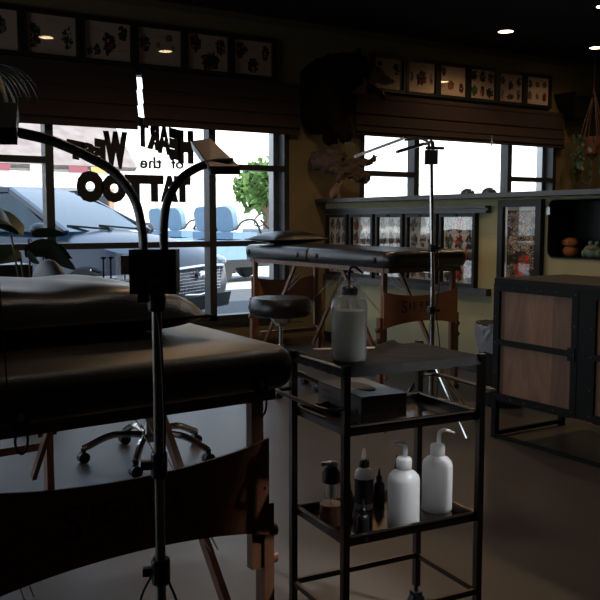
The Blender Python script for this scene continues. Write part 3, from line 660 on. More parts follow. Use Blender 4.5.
# ------------------------------------------------------------------ massage-style tattoo beds
def pad_mesh(x0, x1, y0, y1, z0, z1, cr, er, round0=True, round1=True, dome=.012, crown=None):
    """upholstered pad: rounded corners at the outer end(s), rounded rim, slightly domed top"""
    m = MB(); w_ = x1 - x0; L = y1 - y0; cx = (x0 + x1) / 2; cy = (y0 + y1) / 2
    def outline(ins):
        r = max(cr - ins, .012); P = []; a0 = [(x1 - ins - r, y1 - ins - r, 0, round1), (x0 + ins + r, y1 - ins - r, 90, round1), (x0 + ins + r, y0 + ins + r, 180, round0), (x1 - ins - r, y0 + ins + r, 270, round0)]
        for qx, qy, a, rd in a0:
            if not rd:
                rr = .015; sx_ = 1 if a in (0, 270) else -1; sy_ = 1 if a in (0, 90) else -1
                qx = (x1 - ins - rr) if sx_ > 0 else (x0 + ins + rr); qy = (y1 - rr) if sy_ > 0 else (y0 + rr)
            else: rr = r
            for k in range(8): t = R(a + 90 * k / 7); P.append((qx + rr * cos(t), qy + rr * sin(t)))
        return P
    rings = []; n = 8
    for k in range(n + 1):
        t = -pi / 2 + pi * k / n; ins = er * (1 - cos(t)); z = (z0 + z1) / 2 + (z1 - z0) / 2 * sin(t) if abs(k) else z0
        rings.append([m.bm.verts.new(Vector((px, py, z))) for px, py in outline(ins)])
    N = len(rings[0])
    for A, B in zip(rings, rings[1:]):
        for k in range(N): m._f([A[k], A[(k + 1) % N], B[(k + 1) % N], B[k]])
    m._f(rings[0][::-1]); top = rings[-1]
    for s in (.8, .5, .2):
        nr = [m.bm.verts.new(Vector((cx + (v.co.x - cx) * s, cy + (v.co.y - cy) * s, z1 + dome * (1 - s * s)))) for v in rings[-1]]
        for k in range(N): m._f([top[k], top[(k + 1) % N], nr[(k + 1) % N], nr[k]])
        top = nr
    m._f(top)
    if crown:
        for v in m.bm.verts: v.co.z += crown[0] * sin(pi * max(0, min(1, v.co.y / crown[1])))
    return m
def bed(label, loc, rz, W, L, zt, th, leather, wood, wood2, cr=.08, lift=0, clasps=True, panel=(.13, .37), crown=0):
    """local x across, y along, near end at y = 0"""
    t = thing('tattoo_bed', label, 'treatment bed', (*loc, 0), rz)
    def P(mb, n, k, parent=t, **kw):
        o = mb.build(n, k, None, **kw); o.parent = parent; return o
    zb = zt - th; h = L / 2; lw = .034; lx = W / 2 - (.058 if clasps else .05)
    P(pad_mesh(-W / 2, W / 2, 0, h - .003, zb, zt, cr, .035, True, False, crown=(crown, L)), 'pad', leather, smooth=True)
    P(pad_mesh(-W / 2, W / 2, h + .003, L, zb, zt, cr, .035, False, True, crown=(crown, L)), 'pad', leather, smooth=True)
    m = MB()
    for s in (-1, 1): m.box((s * (W / 2 - .05) - .012, .06, zb - .03), (s * (W / 2 - .05) + .012, L - .06, zb + .01))
    for y in (.06, h - .03, h + .01, L - .08): m.box((-W / 2 + .06, y, zb - .03), (W / 2 - .06, y + .02, zb + .01))
    P(m, 'frame_rail', wood)
    pt, pb = zb - panel[0], zb - panel[1]
    for y in (.12, L - .12):
        sy = 1 if y < h else -1; yo = y - sy * .022
        for s in (-1, 1):
            m = MB(); m.box((s * lx - lw / 2, y - .012, .25), (s * lx + lw / 2, y + .012, zb)); P(m, 'leg', wood, bevel=.003)
            m = MB(); m.box((s * (lx + .028) - .014, y - .02, .02), (s * (lx + .028) + .014, y + .02, pb + .075)); e = P(m, 'leg_extension', wood, bevel=.003)
            m = MB(); m.box((s * (lx + .028) - .02, y - .026, 0), (s * (lx + .028) + .02, y + .026, .022)); P(m, 'rubber_foot', 'black_plastic', e, bevel=.004)
            for z in (pb, pb - .07):
                m = MB(); T = Matrix.Rotation(s * pi / 2, 4, 'Y'); m.lathe([(.006, 0), (.016, .002), (.016, .016), (.010, .02)], (s * (lx + .042), y, z), 12, T); P(m, 'knob', wood, e, smooth=True)
        # curved end panel
        N = 20; hw = lx + .022; top = []; bot = []
        for k in range(N + 1):
            u = -1 + 2 * k / N; top.append((u * hw, pt - .038 * (1 - u * u) ** .8)); bot.append((u * hw, pb + .04 * (1 - u * u) ** .8))
        m = MB(); ya, yb = yo - sy * .007, yo + sy * .001
        for k in range(N):
            m.hexa([Vector(q) for q in ((top[k][0], ya, top[k][1]), (top[k + 1][0], ya, top[k + 1][1]), (top[k + 1][0], yb, top[k + 1][1]), (top[k][0], yb, top[k][1]),
                                        (bot[k][0], ya, bot[k][1]), (bot[k + 1][0], ya, bot[k + 1][1]), (bot[k + 1][0], yb, bot[k + 1][1]), (bot[k][0], yb, bot[k][1]))])
        ep = P(m, 'end_panel', wood2)
        if sy > 0:
            m = MB(); yt = ya - .0012; x = -.16; zc = (pt + pb) / 2 + .012
            for i, ch in enumerate('SIERRA'):
                wd = .042 if i == 0 else (.012 if ch == 'I' else .034); hh = .075 if i == 0 else .042; z0 = zc - (.035 if i == 0 else .012)
                put_text(m, ch, lambda u, v: (x + u * wd, yt, z0 + v * hh), .0); x += wd + .018
            x = -.06
            for ch in 'COMFORT':
                wd = .014; put_text(m, ch, lambda u, v: (x + u * wd, yt, zc - .038 + v * .016), .0); x += wd + .012
            P(m, 'lettering', 'print_dark', ep)
            for s in (-1, 1):
                for k in range(3): m = MB(); m.ball((s * (hw - .012), ya - .001, pt - .02 - k * (pt - pb - .04) / 2), .004, 6); P(m, 'rivet', 'bolt_steel', ep)
        for s in (-1, 1):   # diagonal struts from the leg towards the hinge
            m = MB(); m.bar((s * (lx - .045), y + sy * .03, .10), (s * (lx - .045), y + sy * .52, zb - .02), .018, .026); P(m, 'brace', wood)
            for dx in (0, .02):
                m = MB(); m.tube([(s * (lx - .10 - dx), y + sy * .01, pb - .02), (s * (lx - .10 - dx), y + sy * (.62 + dx * 2), zb - .01)], .0018, 5); P(m, 'support_cable', 'steel_cable')
        zc_ = .22 if sy < 0 else (pt + pb) / 2; m = MB(); m.bar((-lx + .02, y + sy * .03, zc_), (lx - .02, y + sy * .03, zc_), .02, .03); P(m, 'crossbar', wood)
    if clasps:
        for s in (-1, 1):
            m = MB(); c = Vector((s * (W / 2 - .12), -.004, zb + .02))
            m.tube([c + Vector((.016 * cos(a), 0, .028 * sin(a))) for a in [2 * pi * k / 14 for k in range(14)]], .0028, 6, closed=True)
            m.tube([c + Vector((.012 * cos(a), -.003, -.04 + .026 * sin(a))) for a in [2 * pi * k / 14 for k in range(14)]], .0025, 6, closed=True)
            m.box((c.x - .012, c.y - .001, c.z - .03), (c.x + .012, c.y + .01, c.z + .012)); q = P(m, 'clasp', 'black_plastic')
            m = MB(); m.box((c.x - .006, c.y - .005, c.z - .002), (c.x + .006, c.y + .0, c.z + .014)); P(m, 'buckle', 'chrome', q)
    else:
        for s in (-1, 1):
            for y in (.16, h - .12, h + .12, L - .1):
                m = MB(); T = Matrix.Rotation(s * pi / 2, 4, 'Y'); m.lathe([(.010, 0), (.020, .004), (.018, .012), (.006, .016)], (s * W / 2 - s * .004, y, (zb + zt) / 2), 12, T); P(m, 'button', 'black_plastic', smooth=True)
    return t
rz1 = math.atan2(.062, .998)
B1 = Vector((1.050, 1.652)) - .39 * Vector((.998, .062))
bed('near tattoo bed with brown wooden end panel in the foreground', (B1.x, B1.y), rz1, .78, 1.80, .805, .098, 'leather_brown', 'table_wood', 'shaded_panel_wood', .065, panel=(.13, .372), crown=.02)
bed('far tattoo bed with black padded top in front of the half wall', (3.50, 4.02), 0, .66, 1.86, .91, .105, 'leather', 'table_wood', 'panel_wood', .08, clasps=False, panel=(.14, .38))

def pillow(label, loc, rz, W, L, T, leather, tilt=0, px_=3.2, tip=.12):
    t = thing('pillow', label, 'pillow', loc, rz); m = MB(); n = 28; top = {}; bot = {}
    for i in range(n + 1):
        for j in range(n + 1):
            u, v = -1 + 2 * i / n, -1 + 2 * j / n
            h = ((1 - abs(u) ** px_) * (1 - abs(v) ** px_)) ** .55
            pin = 1 - tip * (1 - u * u) * 0; x = u * W / 2 * (1 - tip * (1 - abs(v) ** 2) * .5 * (abs(u) ** 4)); y = v * L / 2 * (1 - tip * (1 - abs(u) ** 2) * .5 * (abs(v) ** 4))
            wob = .004 * sin(9 * u + 3 * v) * h
            zt = T * .36 + T * .64 * h + wob; zb = T * .36 - T * .355 * h
            top[i, j] = m.bm.verts.new(Vector((x, y, zt + tilt * v * L / 2))); bot[i, j] = top[i, j] if (i in (0, n) or j in (0, n)) else m.bm.verts.new(Vector((x, y, zb + tilt * v * L / 2)))
    for i in range(n):
        for j in range(n):
            m._f([top[i, j], top[i + 1, j], top[i + 1, j + 1], top[i, j + 1]]); q = [bot[i, j], bot[i, j + 1], bot[i + 1, j + 1], bot[i + 1, j]]; m._f(q)
    o = m.build('cover', leather, None, smooth=True); o.parent = t
    m = MB(); R_ = []
    edge = [(i, 0) for i in range(n)] + [(n, j) for j in range(n)] + [(i, n) for i in range(n, 0, -1)] + [(0, j) for j in range(n, 0, -1)]
    for i, j in edge:
        u, v = -1 + 2 * i / n, -1 + 2 * j / n; R_.append((u * W / 2 * (1 - tip * (1 - v * v) * .5 * (abs(u) ** 4)), v * L / 2 * (1 - tip * (1 - u * u) * .5 * (abs(v) ** 4)), T * .36 + tilt * v * L / 2))
    m.tube(R_, .004, 6, closed=True); o = m.build('piping', 'piping', None, smooth=True); o.parent = t
    return t
pillow('large black leather pillow lying on the near tattoo bed', (.525, 2.21, .822), R(3), .76, .72, .122, 'leather', .0, 6, .10)
pillow('small black pillow on the far tattoo bed, by the shop window', (3.42, 5.60, .918), R(8), .56, .36, .10, 'leather', 0, 2.2)

# ------------------------------------------------------------------ stool and office chair
def star_base(t, c, r, zh, matn='chrome'):
    for k in range(5):
        a = 2 * pi * k / 5 + .35; d = Vector((cos(a), sin(a), 0)); m = MB()
        m.tube(bezier([Vector(c) + Vector((0, 0, zh)), Vector(c) + d * r * .55 + Vector((0, 0, zh + .01)), Vector(c) + d * r + Vector((0, 0, .065))], 5), .016, 8)
        b = m.build('base_arm', matn, t, smooth=True)
        m = MB(); e = Vector(c) + d * r; T = Matrix.Rotation(pi / 2, 4, 'X')
        for s in (-.012, .012): m.lathe([(.012, -.008), (.026, -.008), (.026, .008), (.012, .008)], (e.x, e.y + s, .026), 14, T)
        m.box((e.x - .01, e.y - .006, .03), (e.x + .01, e.y + .006, .07)); m.build('caster', 'black_plastic', b)
t = thing('round_stool', 'round black padded stool on a chrome post beside the far bed', 'stool', (2.80, 4.68, 0))
c = (2.80, 4.68, 0)
m = MB(); m.lathe([(.02, .485), (.175, .485), (.20, .505), (.205, .53), (.203, .575), (.18, .603), (.08, .61), (.001, .611)], c, 32); m.build('seat', 'leather', t, smooth=True)
m = MB(); m.lathe([(.03, .42), (.07, .47), (.07, .476)], c, 16); m.lathe([(.014, .2), (.014, .43)], c, 12); m.lathe([(.026, .1), (.026, .3)], c, 14); m.build('post', 'chrome', t, smooth=True)
m = MB(); m.tube([(c[0] + .02, c[1], .44), (c[0] + .14, c[1] - .05, .44)], .005, 6); m.build('height_lever', 'chrome', t)
star_base(t, c, .26, .09)
t = thing('office_chair', 'black office chair with curved chrome base behind the near bed', 'chair', (1.47, 3.64, 0))
c = (1.47, 3.64, 0)
m = MB(); m.lathe([(.02, .42), (.20, .42), (.225, .445), (.225, .48), (.19, .50), (.001, .505)], c, 28); m.build('seat', 'leather', t, smooth=True)
m = MB(); m.lathe([(.014, .2), (.014, .42)], c, 12); m.lathe([(.028, .08), (.028, .28)], c, 14); m.build('post', 'chrome', t, smooth=True)
m = MB(); m.ball((1.055, 3.74, .765), (.055, .19, .165), 20, Matrix.Rotation(.1, 4, 'Z')); m.build('backrest', 'bin_black', t, smooth=True)
m = MB(); m.tube(bezier([(1.40, 3.65, .42), (1.10, 3.72, .43), (1.045, 3.74, .62)], 6), .014, 8); m.build('back_support', 'black_plastic', t, smooth=True)
star_base(t, c, .30, .11)

# ------------------------------------------------------------------ wall mounted bear, driftwood, figurine
bear = thing('bear_mount', 'dark taxidermy bear half mounted on the wall, mouth open', 'taxidermy bear', (4.22, 6.42, 1.95))
V = [(4.24, 6.42, 2.20), (4.20, 6.24, 2.25), (4.24, 6.10, 2.34), (4.345, 6.00, 2.385), (4.43, 5.965, 2.36), (4.17, 6.30, 2.02), (4.19, 6.32, 1.84)]
Rr = [(.25, .29), (.25, .27), (.21, .21), (.16, .155), (.115, .11), (.19, .20), (.09, .10)]
E_ = [(0, 1), (1, 2), (2, 3), (3, 4), (1, 5), (5, 6)]
V += [(4.20, 6.14, 2.08), (4.21, 6.06, 1.93), (4.25, 6.02, 1.82), (4.27, 5.99, 1.765)]; Rr += [.13, .09, .065, .05]; E_ += [(1, 7), (7, 8), (8, 9), (9, 10)]
V += [(4.26, 6.25, 2.05), (4.25, 6.24, 1.86), (4.22, 6.22, 1.74)]; Rr += [.13, .09, .055]; E_ += [(1, 11), (11, 12), (12, 13)]
skin('body', V, E_, Rr, 'bear_fur', bear, 3, .022, .045)
bz_ = Vector((-.337, .01, -.03))
T = Matrix.Rotation(R(-18), 4, 'Z') @ Matrix.Rotation(.34, 4, 'Y')
m = MB(); m.ball(Vector((4.90, 5.93, 2.345)) + bz_, (.11, .052, .045), 16, T); m.ball(Vector((4.84, 5.945, 2.375)) + bz_, (.10, .07, .07), 16, T)
m.build('muzzle', 'bear_muzzle', bear, smooth=True)
m = MB(); m.ball(Vector((4.998, 5.905, 2.322)) + bz_, (.022, .028, .02), 10, T); m.build('nose', 'black_plastic', bear, smooth=True)
m = MB(); T2 = Matrix.Rotation(R(-18), 4, 'Z') @ Matrix.Rotation(.75, 4, 'Y'); m.ball(Vector((4.865, 5.94, 2.235)) + bz_, (.115, .04, .022), 14, T2); m.build('lower_jaw', 'bear_fur', bear, smooth=True)
m = MB(); m.ball(Vector((4.845, 5.94, 2.262)) + bz_, (.08, .03, .014), 12, T2); m.build('tongue', 'bear_mouth', bear, smooth=True)
for i in range(4):
    m = MB(); s = -1 if i % 2 else 1; lo = i > 1
    b = (Vector((4.965, 5.915 + s * .02, 2.30)) if not lo else Vector((4.915, 5.925 + s * .02, 2.205))) + bz_; e = b + Vector((0, 0, -.035 if not lo else .03))
    m.tube([b, e], [.007, .001], 6); m.build('tooth', 'tooth', bear)
for s in (-1, 1):
    m = MB(); m.ball((4.28, 6.01 + s * .13, 2.50), (.03, .025, .03), 12); m.build('ear', 'bear_fur', bear, smooth=True)
    m = MB(); m.ball((4.455, 5.965 + s * .07, 2.385), .010, 8); m.build('eye', 'black_plastic', bear, smooth=True)
for (bx_, by, bz) in ((4.235, 5.975, 1.755), (4.20, 6.19, 1.705)):
    for k in range(4):
        m = MB(); p = Vector((bx_ - .03 + k * .024, by - .02, bz)); m.tube([p, p + Vector((.012, -.012, -.03)), p + Vector((.02, .0, -.05))], [.009, .006, .001], 6); m.build('claw', 'claw', bear)

dw = thing('driftwood_branch', 'gnarled brown driftwood log mounted on the wall below the bear', 'driftwood', (4.18, 6.42, 1.6))
V = [(4.17, 6.41, 1.63), (4.17, 6.27, 1.62), (4.25, 6.18, 1.59), (4.33, 6.11, 1.545), (4.42, 6.05, 1.49), (4.51, 6.01, 1.44), (4.38, 6.08, 1.58), (4.47, 6.04, 1.59), (4.585, 6.0, 1.655),
     (4.27, 6.10, 1.49), (4.22, 6.08, 1.435), (4.31, 6.14, 1.63), (4.33, 6.12, 1.68), (4.40, 6.04, 1.46), (4.36, 6.0, 1.43)]
skin('wood', V, [(0, 1), (1, 2), (2, 3), (3, 4), (4, 5), (3, 6), (6, 7), (7, 8), (2, 9), (9, 10), (2, 11), (11, 12), (3, 13), (13, 14)],
     [.085, .095, .08, .075, .065, .04, .05, .04, .008, .045, .02, .04, .025, .03, .012], 'driftwood', dw, 3, .022, .045, 5)
fg = thing('clay_figurine', 'small pale reddish clay dog figurine on the end of the ledge', 'figurine', (4.34, 6.33, 1.286))
V = [(4.325, 6.33, 1.325), (4.35, 6.325, 1.36), (4.375, 6.32, 1.40), (4.39, 6.315, 1.44), (4.43, 6.31, 1.435), (4.39, 6.315, 1.32), (4.40, 6.31, 1.292), (4.39, 6.345, 1.292), (4.33, 6.31, 1.298), (4.33, 6.35, 1.298)]
skin('body', V, [(0, 1), (1, 2), (2, 3), (3, 4), (1, 5), (5, 6), (5, 7), (0, 8), (0, 9)], [.035, .036, .03, .03, .018, .016, .012, .012, .018, .018], 'figurine_clay', fg, 2, .004, .02)
m = MB()
for s in (-1, 1): m.ball((4.38, 6.315 + s * .02, 1.472), (.010, .006, .016), 8)
m.build('ears', 'figurine_clay', fg, smooth=True)
sp = thing('wall_speaker', 'dark rounded box mounted high on the wall at the right', 'speaker', (7.52, 6.42, 2.3))
m = MB(); m.hexa([Vector(q) for q in ((7.42, 6.25, 2.19), (7.70, 6.25, 2.19), (7.70, 6.415, 2.19), (7.42, 6.415, 2.19), (7.26, 6.12, 2.44), (7.80, 6.12, 2.44), (7.80, 6.415, 2.44), (7.26, 6.415, 2.44))]); m.build('cabinet', 'black_plastic', sp, bevel=.03, seg=3)
m = MB(); m.box((7.40, 6.40, 2.30), (7.66, 6.42, 2.40)); m.build('bracket', 'black_steel', sp)
m = MB(); m.box((7.30, 6.108, 2.40), (7.76, 6.122, 2.43)); m.build('top_rim', 'black_steel', sp)

# ------------------------------------------------------------------ plants
def leaf(m, p0, d, L, w_, droop, n=7, up=0):
    """long arching leaf"""
    p = Vector(p0); d = Vector(d).normalized(); A = []
    for k in range(n + 1):
        t = k / n; s = d.cross(Vector((0, 0, 1)));
        if s.length < .05: s = Vector((1, 0, 0))
        s.normalize(); s = (s * cos(up) + Vector((0, 0, 1)) * sin(up)); ww = w_ * (sin(pi * min(1, .12 + .88 * t)) ** .7 if k < n else .02)
        A.append((m.bm.verts.new(p - s * ww / 2 + Vector((0, 0, .12 * ww))), m.bm.verts.new(p.copy()), m.bm.verts.new(p + s * ww / 2 + Vector((0, 0, .12 * ww)))))
        p = p + d * (L / n); d = (d + Vector((0, 0, -droop / n))).normalized()
    for a, b in zip(A, A[1:]): m._f([a[0], b[0], b[1], a[1]]); m._f([a[1], b[1], b[2], a[2]])
rnd = random.Random(5)
hx, hy, hz = .84, 4.22, 1.66
hp = thing('hanging_plant', 'spidery green hanging plant at the upper left edge', 'plant', (hx, hy, hz))
m = MB(); m.lathe([(.06, -.02), (.09, .0), (.115, .12), (.12, .13), (.105, .13), (.08, .05)], (hx, hy, hz), 20); m.build('pot', 'terracotta', hp, smooth=True)
m = MB()
for k in range(3): a = 2 * pi * k / 3; m.tube([(hx + .115 * cos(a), hy + .115 * sin(a), hz + .12), (hx, hy, hz + .5)], .002, 5)
m.tube([(hx, hy, hz + .5), (hx, hy, CZ)], .002, 5); m.build('hanger', 'macrame', hp)
m = MB()
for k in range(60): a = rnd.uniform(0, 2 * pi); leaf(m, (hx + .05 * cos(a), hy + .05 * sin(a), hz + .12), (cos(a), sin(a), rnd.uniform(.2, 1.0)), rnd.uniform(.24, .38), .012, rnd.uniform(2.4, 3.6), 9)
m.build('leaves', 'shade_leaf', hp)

hx, hy, hz = 7.55, 6.12, 1.86
hp = thing('hanging_plant', 'trailing plant in a red pot in a macrame hanger at the right', 'plant', (hx, hy, hz))
m = MB(); m.lathe([(.05, -.08), (.09, -.06), (.12, .05), (.125, .12), (.11, .12), (.09, .04)], (hx, hy, hz), 20); m.build('pot', 'terracotta', hp, smooth=True)
m = MB()
for k in range(6):
    a = 2 * pi * k / 6; m.tube([(hx, hy, hz - .12), (hx + .128 * cos(a), hy + .128 * sin(a), hz + .02), (hx + .128 * cos(a), hy + .128 * sin(a), hz + .13), (hx, hy, hz + .62)], .005, 5)
for k in range(9): a = k * .7; m.tube([(hx, hy, hz - .12), (hx + .02 * cos(a), hy + .02 * sin(a), hz - .36 - .03 * (k % 3))], .004, 5)
m.tube([(hx, hy, hz + .62), (hx, hy, CZ)], .005, 5); m.build('macrame_hanger', 'macrame', hp)
m = MB()
def oval(m, c, s, rnd):
    T = Matrix.Translation(Vector(c)) @ Euler((rnd.uniform(.6, 2.2), rnd.uniform(-.6, .6), rnd.uniform(0, 6))).to_matrix().to_4x4()
    m._f([m.bm.verts.new(T @ Vector((s * .55 * cos(a) * (1 - .3 * sin(a)), s * sin(a), 0))) for a in [2 * pi * k / 8 for k in range(8)]])
for v in range(9):
    a = rnd.uniform(2.2, 5.4); x, y = hx + .12 * cos(a), hy + .12 * sin(a); L = rnd.uniform(.3, .5); x2 = x + .07 * cos(a) - .06
    m.tube([(x, y, hz + .12), (x2, y, hz + .08), (x2, y, hz + .1 - L)], .002, 4)
    for k in range(11): oval(m, (x2 + rnd.uniform(-.04, .04), y + rnd.uniform(-.03, .03), hz + .12 - L * k / 10), rnd.uniform(.022, .036), rnd)
m.build('vines', 'plant_leaf', hp)
# ------------------------------------------------------------------ workstation under the window, left
wt = thing('work_desk', 'dark desk in front of the shop window behind the near bed', 'desk', (1.45, 5.6, 0))
m = MB(); m.box((.55, 5.30, .67), (2.25, 5.90, .70)); m.build('desktop', 'black_trim', wt, bevel=.004)
for x in (.60, 2.20):
    for y in (5.35, 5.85):
        m = MB(); m.box((x - .02, y - .02, 0), (x + .02, y + .02, .67)); m.build('leg', 'black_steel', wt)
bx_ = thing('display_case', 'low black glass-topped case at the left edge behind the near bed', 'case', (1.05, 5.55, .70))
m = MB(); m.box((.72, 5.32, .701), (1.40, 5.80, .822)); m.build('body', 'black_frame', bx_, bevel=.004)
m = MB(); m.box((.73, 5.33, .823), (1.39, 5.79, .828)); m.build('glass_top', 'black_plastic', bx_)
pu = thing('power_supply', 'small black box standing in a clear frame by the window', 'power supply', (2.05, 5.42, .70))
m = MB(); m.box((1.995, 5.39, .74), (2.105, 5.42, .865)); m.build('body', 'black_plastic', pu, bevel=.006)
m = MB(); m.box((1.975, 5.425, .702), (2.125, 5.43, .88)); m.box((1.975, 5.35, .702), (2.125, 5.43, .707)); m.build('acrylic_stand', 'bag_plastic', pu)
for x in (2.025, 2.075): m = MB(); m.tube([(x, 5.405, .707), (x, 5.405, .741)], .005, 6); m.build('stem', 'bolt_steel', pu)
rk = thing('rod_rack', 'two thin upright black rods on a small stand by the window', 'rack', (1.91, 5.42, .70))
m = MB(); m.box((1.86, 5.38, .701), (1.96, 5.46, .715)); m.build('base', 'black_steel', rk)
for x, z in ((1.885, .86), (1.935, .86)):
    m = MB(); m.tube([(x, 5.42, .715), (x, 5.42, z)], .006, 8); m.box((x - .015, 5.41, z - .015), (x + .015, 5.43, z)); m.build('rod', 'black_steel', rk)
m = MB(); m.bar((1.80, 5.42, .775), (1.86, 5.42, .75), .012, .012); m.build('chrome_tip', 'chrome', rk)
pp = thing('potted_plant', 'dark broad-leaved plant silhouetted at the left window', 'plant', (1.34, 5.10, .0))
px0, py0 = 1.34, 5.10
m = MB(); m.lathe([(.09, 0), (.11, .02), (.14, .26), (.145, .28), (.12, .28), (.11, .2)], (px0, py0, 0), 20); m.build('pot', 'black_plastic', pp, smooth=True)
for dx, dz in ((-.12, 1.02), (-.02, .99), (.07, .95), (-.07, .90), (.13, .88)):
    m = MB(); m.tube(bezier([(px0, py0, .2), (px0 + dx / 2, py0, dz * .6), (px0 + dx, py0 - .01, dz)], 5), .006, 6); m.build('stem', 'plant_stem', pp)
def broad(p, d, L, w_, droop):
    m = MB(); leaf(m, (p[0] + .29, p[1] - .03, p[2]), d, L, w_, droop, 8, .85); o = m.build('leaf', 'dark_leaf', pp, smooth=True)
broad((1.05, 5.12, 1.01), (.9, -.45, .12), .20, .075, .25)
broad((1.00, 5.1, 1.03), (-.8, .3, .5), .26, .15, .5)
broad((.96, 5.1, 1.02), (-.3, -.2, .5), .22, .15, 1.2)
broad((1.04, 5.12, .98), (.25, -.2, -.6), .14, .09, .4)
broad((1.00, 5.1, .90), (.8, -.3, .25), .28, .15, .9)
broad((1.06, 5.1, .92), (.9, -.5, .0), .24, .14, 1.0)
broad((.98, 5.1, .88), (-.9, .2, .1), .24, .13, .6)
broad((1.03, 5.1, .86), (.1, -.9, .2), .2, .12, .9)
broad((1.12, 5.12, .88), (.9, -.3, -.2), .2, .12, .5)

# ------------------------------------------------------------------ black steel cabinet with wooden panels
CX, CB, CE, CT = 3.09, 3.075, 1.72, .812
cb = thing('wood_panel_cabinet', 'black steel cabinet with rustic wooden panels at the right', 'cabinet', (3.33, 2.4, 0))
m = MB(); m.box((CX, CE, CT - .03), (CX + .52, CB, CT)); m.build('top', 'black_steel', cb, bevel=.003)
m = MB(); m.box((CX + .03, CE + .03, .20), (CX + .50, CB - .03, CT - .03)); m.build('carcass', 'black_frame', cb)
for y in (CB - .012, CE + .012):
    for x in (CX + .012, CX + .508):
        m = MB(); m.box((x - .014, y - .014, 0), (x + .014, y + .014, CT - .03)); m.build('leg', 'black_steel', cb)
m = MB(); m.box((CX + .01, CB - .02, .01), (CX + .51, CB, .03)); m.box((CX + .01, CE, .01), (CX + .51, CE + .02, .03)); m.box((CX, CE, .005), (CX + .012, CB, .022)); m.build('foot_rail', 'black_steel', cb)
spans = [(3.035, 2.585), (2.452, 2.025)]
def doorset(ya, yb):
    d = MB(); f = .036
    d.box((CX - .006, yb - f, .20), (CX + .02, yb, .785)); d.box((CX - .006, ya, .20), (CX + .02, ya + f, .785))
    d.box((CX - .006, yb, .748), (CX + .02, ya, .785)); d.box((CX - .006, yb, .195), (CX + .02, ya, .232)); d.box((CX - .006, yb, .478), (CX + .02, ya, .506))
    o = d.build('door', 'black_steel', cb)
    for z0, z1 in ((.506, .748), (.232, .478)):
        d = MB(); d.box((CX + .006, yb, z0), (CX + .016, ya, z1)); d.build('wooden_panel', 'cabinet_wood', o)
    d = MB()
    for z in (.225, .34, .49, .62, .765):
        for y in (ya + .02, yb - .02): d.ball((CX - .007, y, z), .0045, 6)
    for k in range(1, 5):
        for z in (.768, .214): d.ball((CX - .007, ya + (yb - ya) * k / 5, z), .0045, 6)
    d.build('bolts', 'bolt_steel', o)
for a in spans: doorset(*a)
m = MB(); m.box((CX - .004, 2.488, .20), (CX + .02, 2.549, .785)); m.build('centre_post', 'black_steel', cb)
m = MB(); m.box((CX - .01, 2.56, .46), (CX - .004, 2.60, .52)); m.build('latch', 'black_steel', cb)

# ------------------------------------------------------------------ waste bin
bn = thing('waste_bin', 'black waste bin with a crumpled clear liner beside the cabinet', 'bin', (3.70, 3.60, 0))
c = (3.70, 3.60, 0)
m = MB(); m.lathe([(.11, 0), (.125, .02), (.15, .47), (.155, .475), (.145, .47), (.12, .03)], c, 24, cap=False); m.lathe([(.001, .01), (.115, .012)], c, 24); m.build('body', 'bin_black', bn, smooth=True)
m = MB(); rr = random.Random(9); rows = []
for z, r in ((.33, .150), (.38, .158), (.43, .163), (.47, .168), (.49, .166), (.485, .150), (.44, .138)):
    rows.append([m.bm.verts.new(Vector((c[0] + (r + rr.uniform(-.006, .009)) * cos(2 * pi * k / 40), c[1] + (r + rr.uniform(-.006, .009)) * sin(2 * pi * k / 40), z + rr.uniform(-.012, .012)))) for k in range(40)])
for A, B in zip(rows, rows[1:]):
    for k in range(40): m._f([A[k], A[(k + 1) % 40], B[(k + 1) % 40], B[k]])
m.build('liner', 'liner_plastic', bn)
m = MB(); m.lathe([(.152, .478), (.165, .484), (.165, .494), (.150, .490)], c, 28); m.build('rim', 'bin_black', bn, smooth=True)

# ------------------------------------------------------------------ things in the niche and on the ledge
ty = thing('orange_toy', 'small orange figure sitting in the dark recess', 'toy', (4.44, 3.74, .861))
m = MB(); m.ball((4.44, 3.745, .898), (.045, .055, .04), 16); m.build('body', 'toy_orange', ty, smooth=True)
m = MB(); m.ball((4.43, 3.74, .955), (.04, .062, .032), 16); q = m.build('head', 'toy_orange', ty, smooth=True)
m = MB()
for y in (3.76, 3.72): m.ball((4.394, y, .958), .006, 6)
m.build('eye', 'print_dark', q)
ty = thing('green_toy', 'small grey-green figure with a red mouth in the dark recess', 'toy', (4.42, 3.55, .861))
m = MB(); m.ball((4.42, 3.55, .903), (.05, .07, .046), 16); m.ball((4.40, 3.485, .89), (.03, .02, .03), 10); m.ball((4.40, 3.595, .89), (.03, .02, .03), 10); m.build('body', 'toy_green', ty, smooth=True)
m = MB(); m.tube([(4.372, 3.56, .925), (4.366, 3.53, .918), (4.372, 3.50, .925)], .005, 6); m.build('mouth', 'toy_red', ty)
m = MB(); m.ball((4.40, 3.555, .955), .016, 8); m.ball((4.40, 3.505, .955), .016, 8); m.build('eyes', 'toy_green', ty, smooth=True)
jr = thing('small_jar', 'pale lidded jar at the right edge of the recess', 'jar', (4.40, 3.42, .861))
m = MB(); m.lathe([(.03, 0), (.04, .01), (.04, .17), (.028, .19), (.028, .2)], (4.40, 3.405, .861), 16); m.build('glass', 'bottle_clear', jr, smooth=True)
m = MB(); m.lathe([(.031, .2), (.031, .225), (.001, .23)], (4.40, 3.405, .861), 16); m.build('lid', 'white_label', jr, smooth=True)
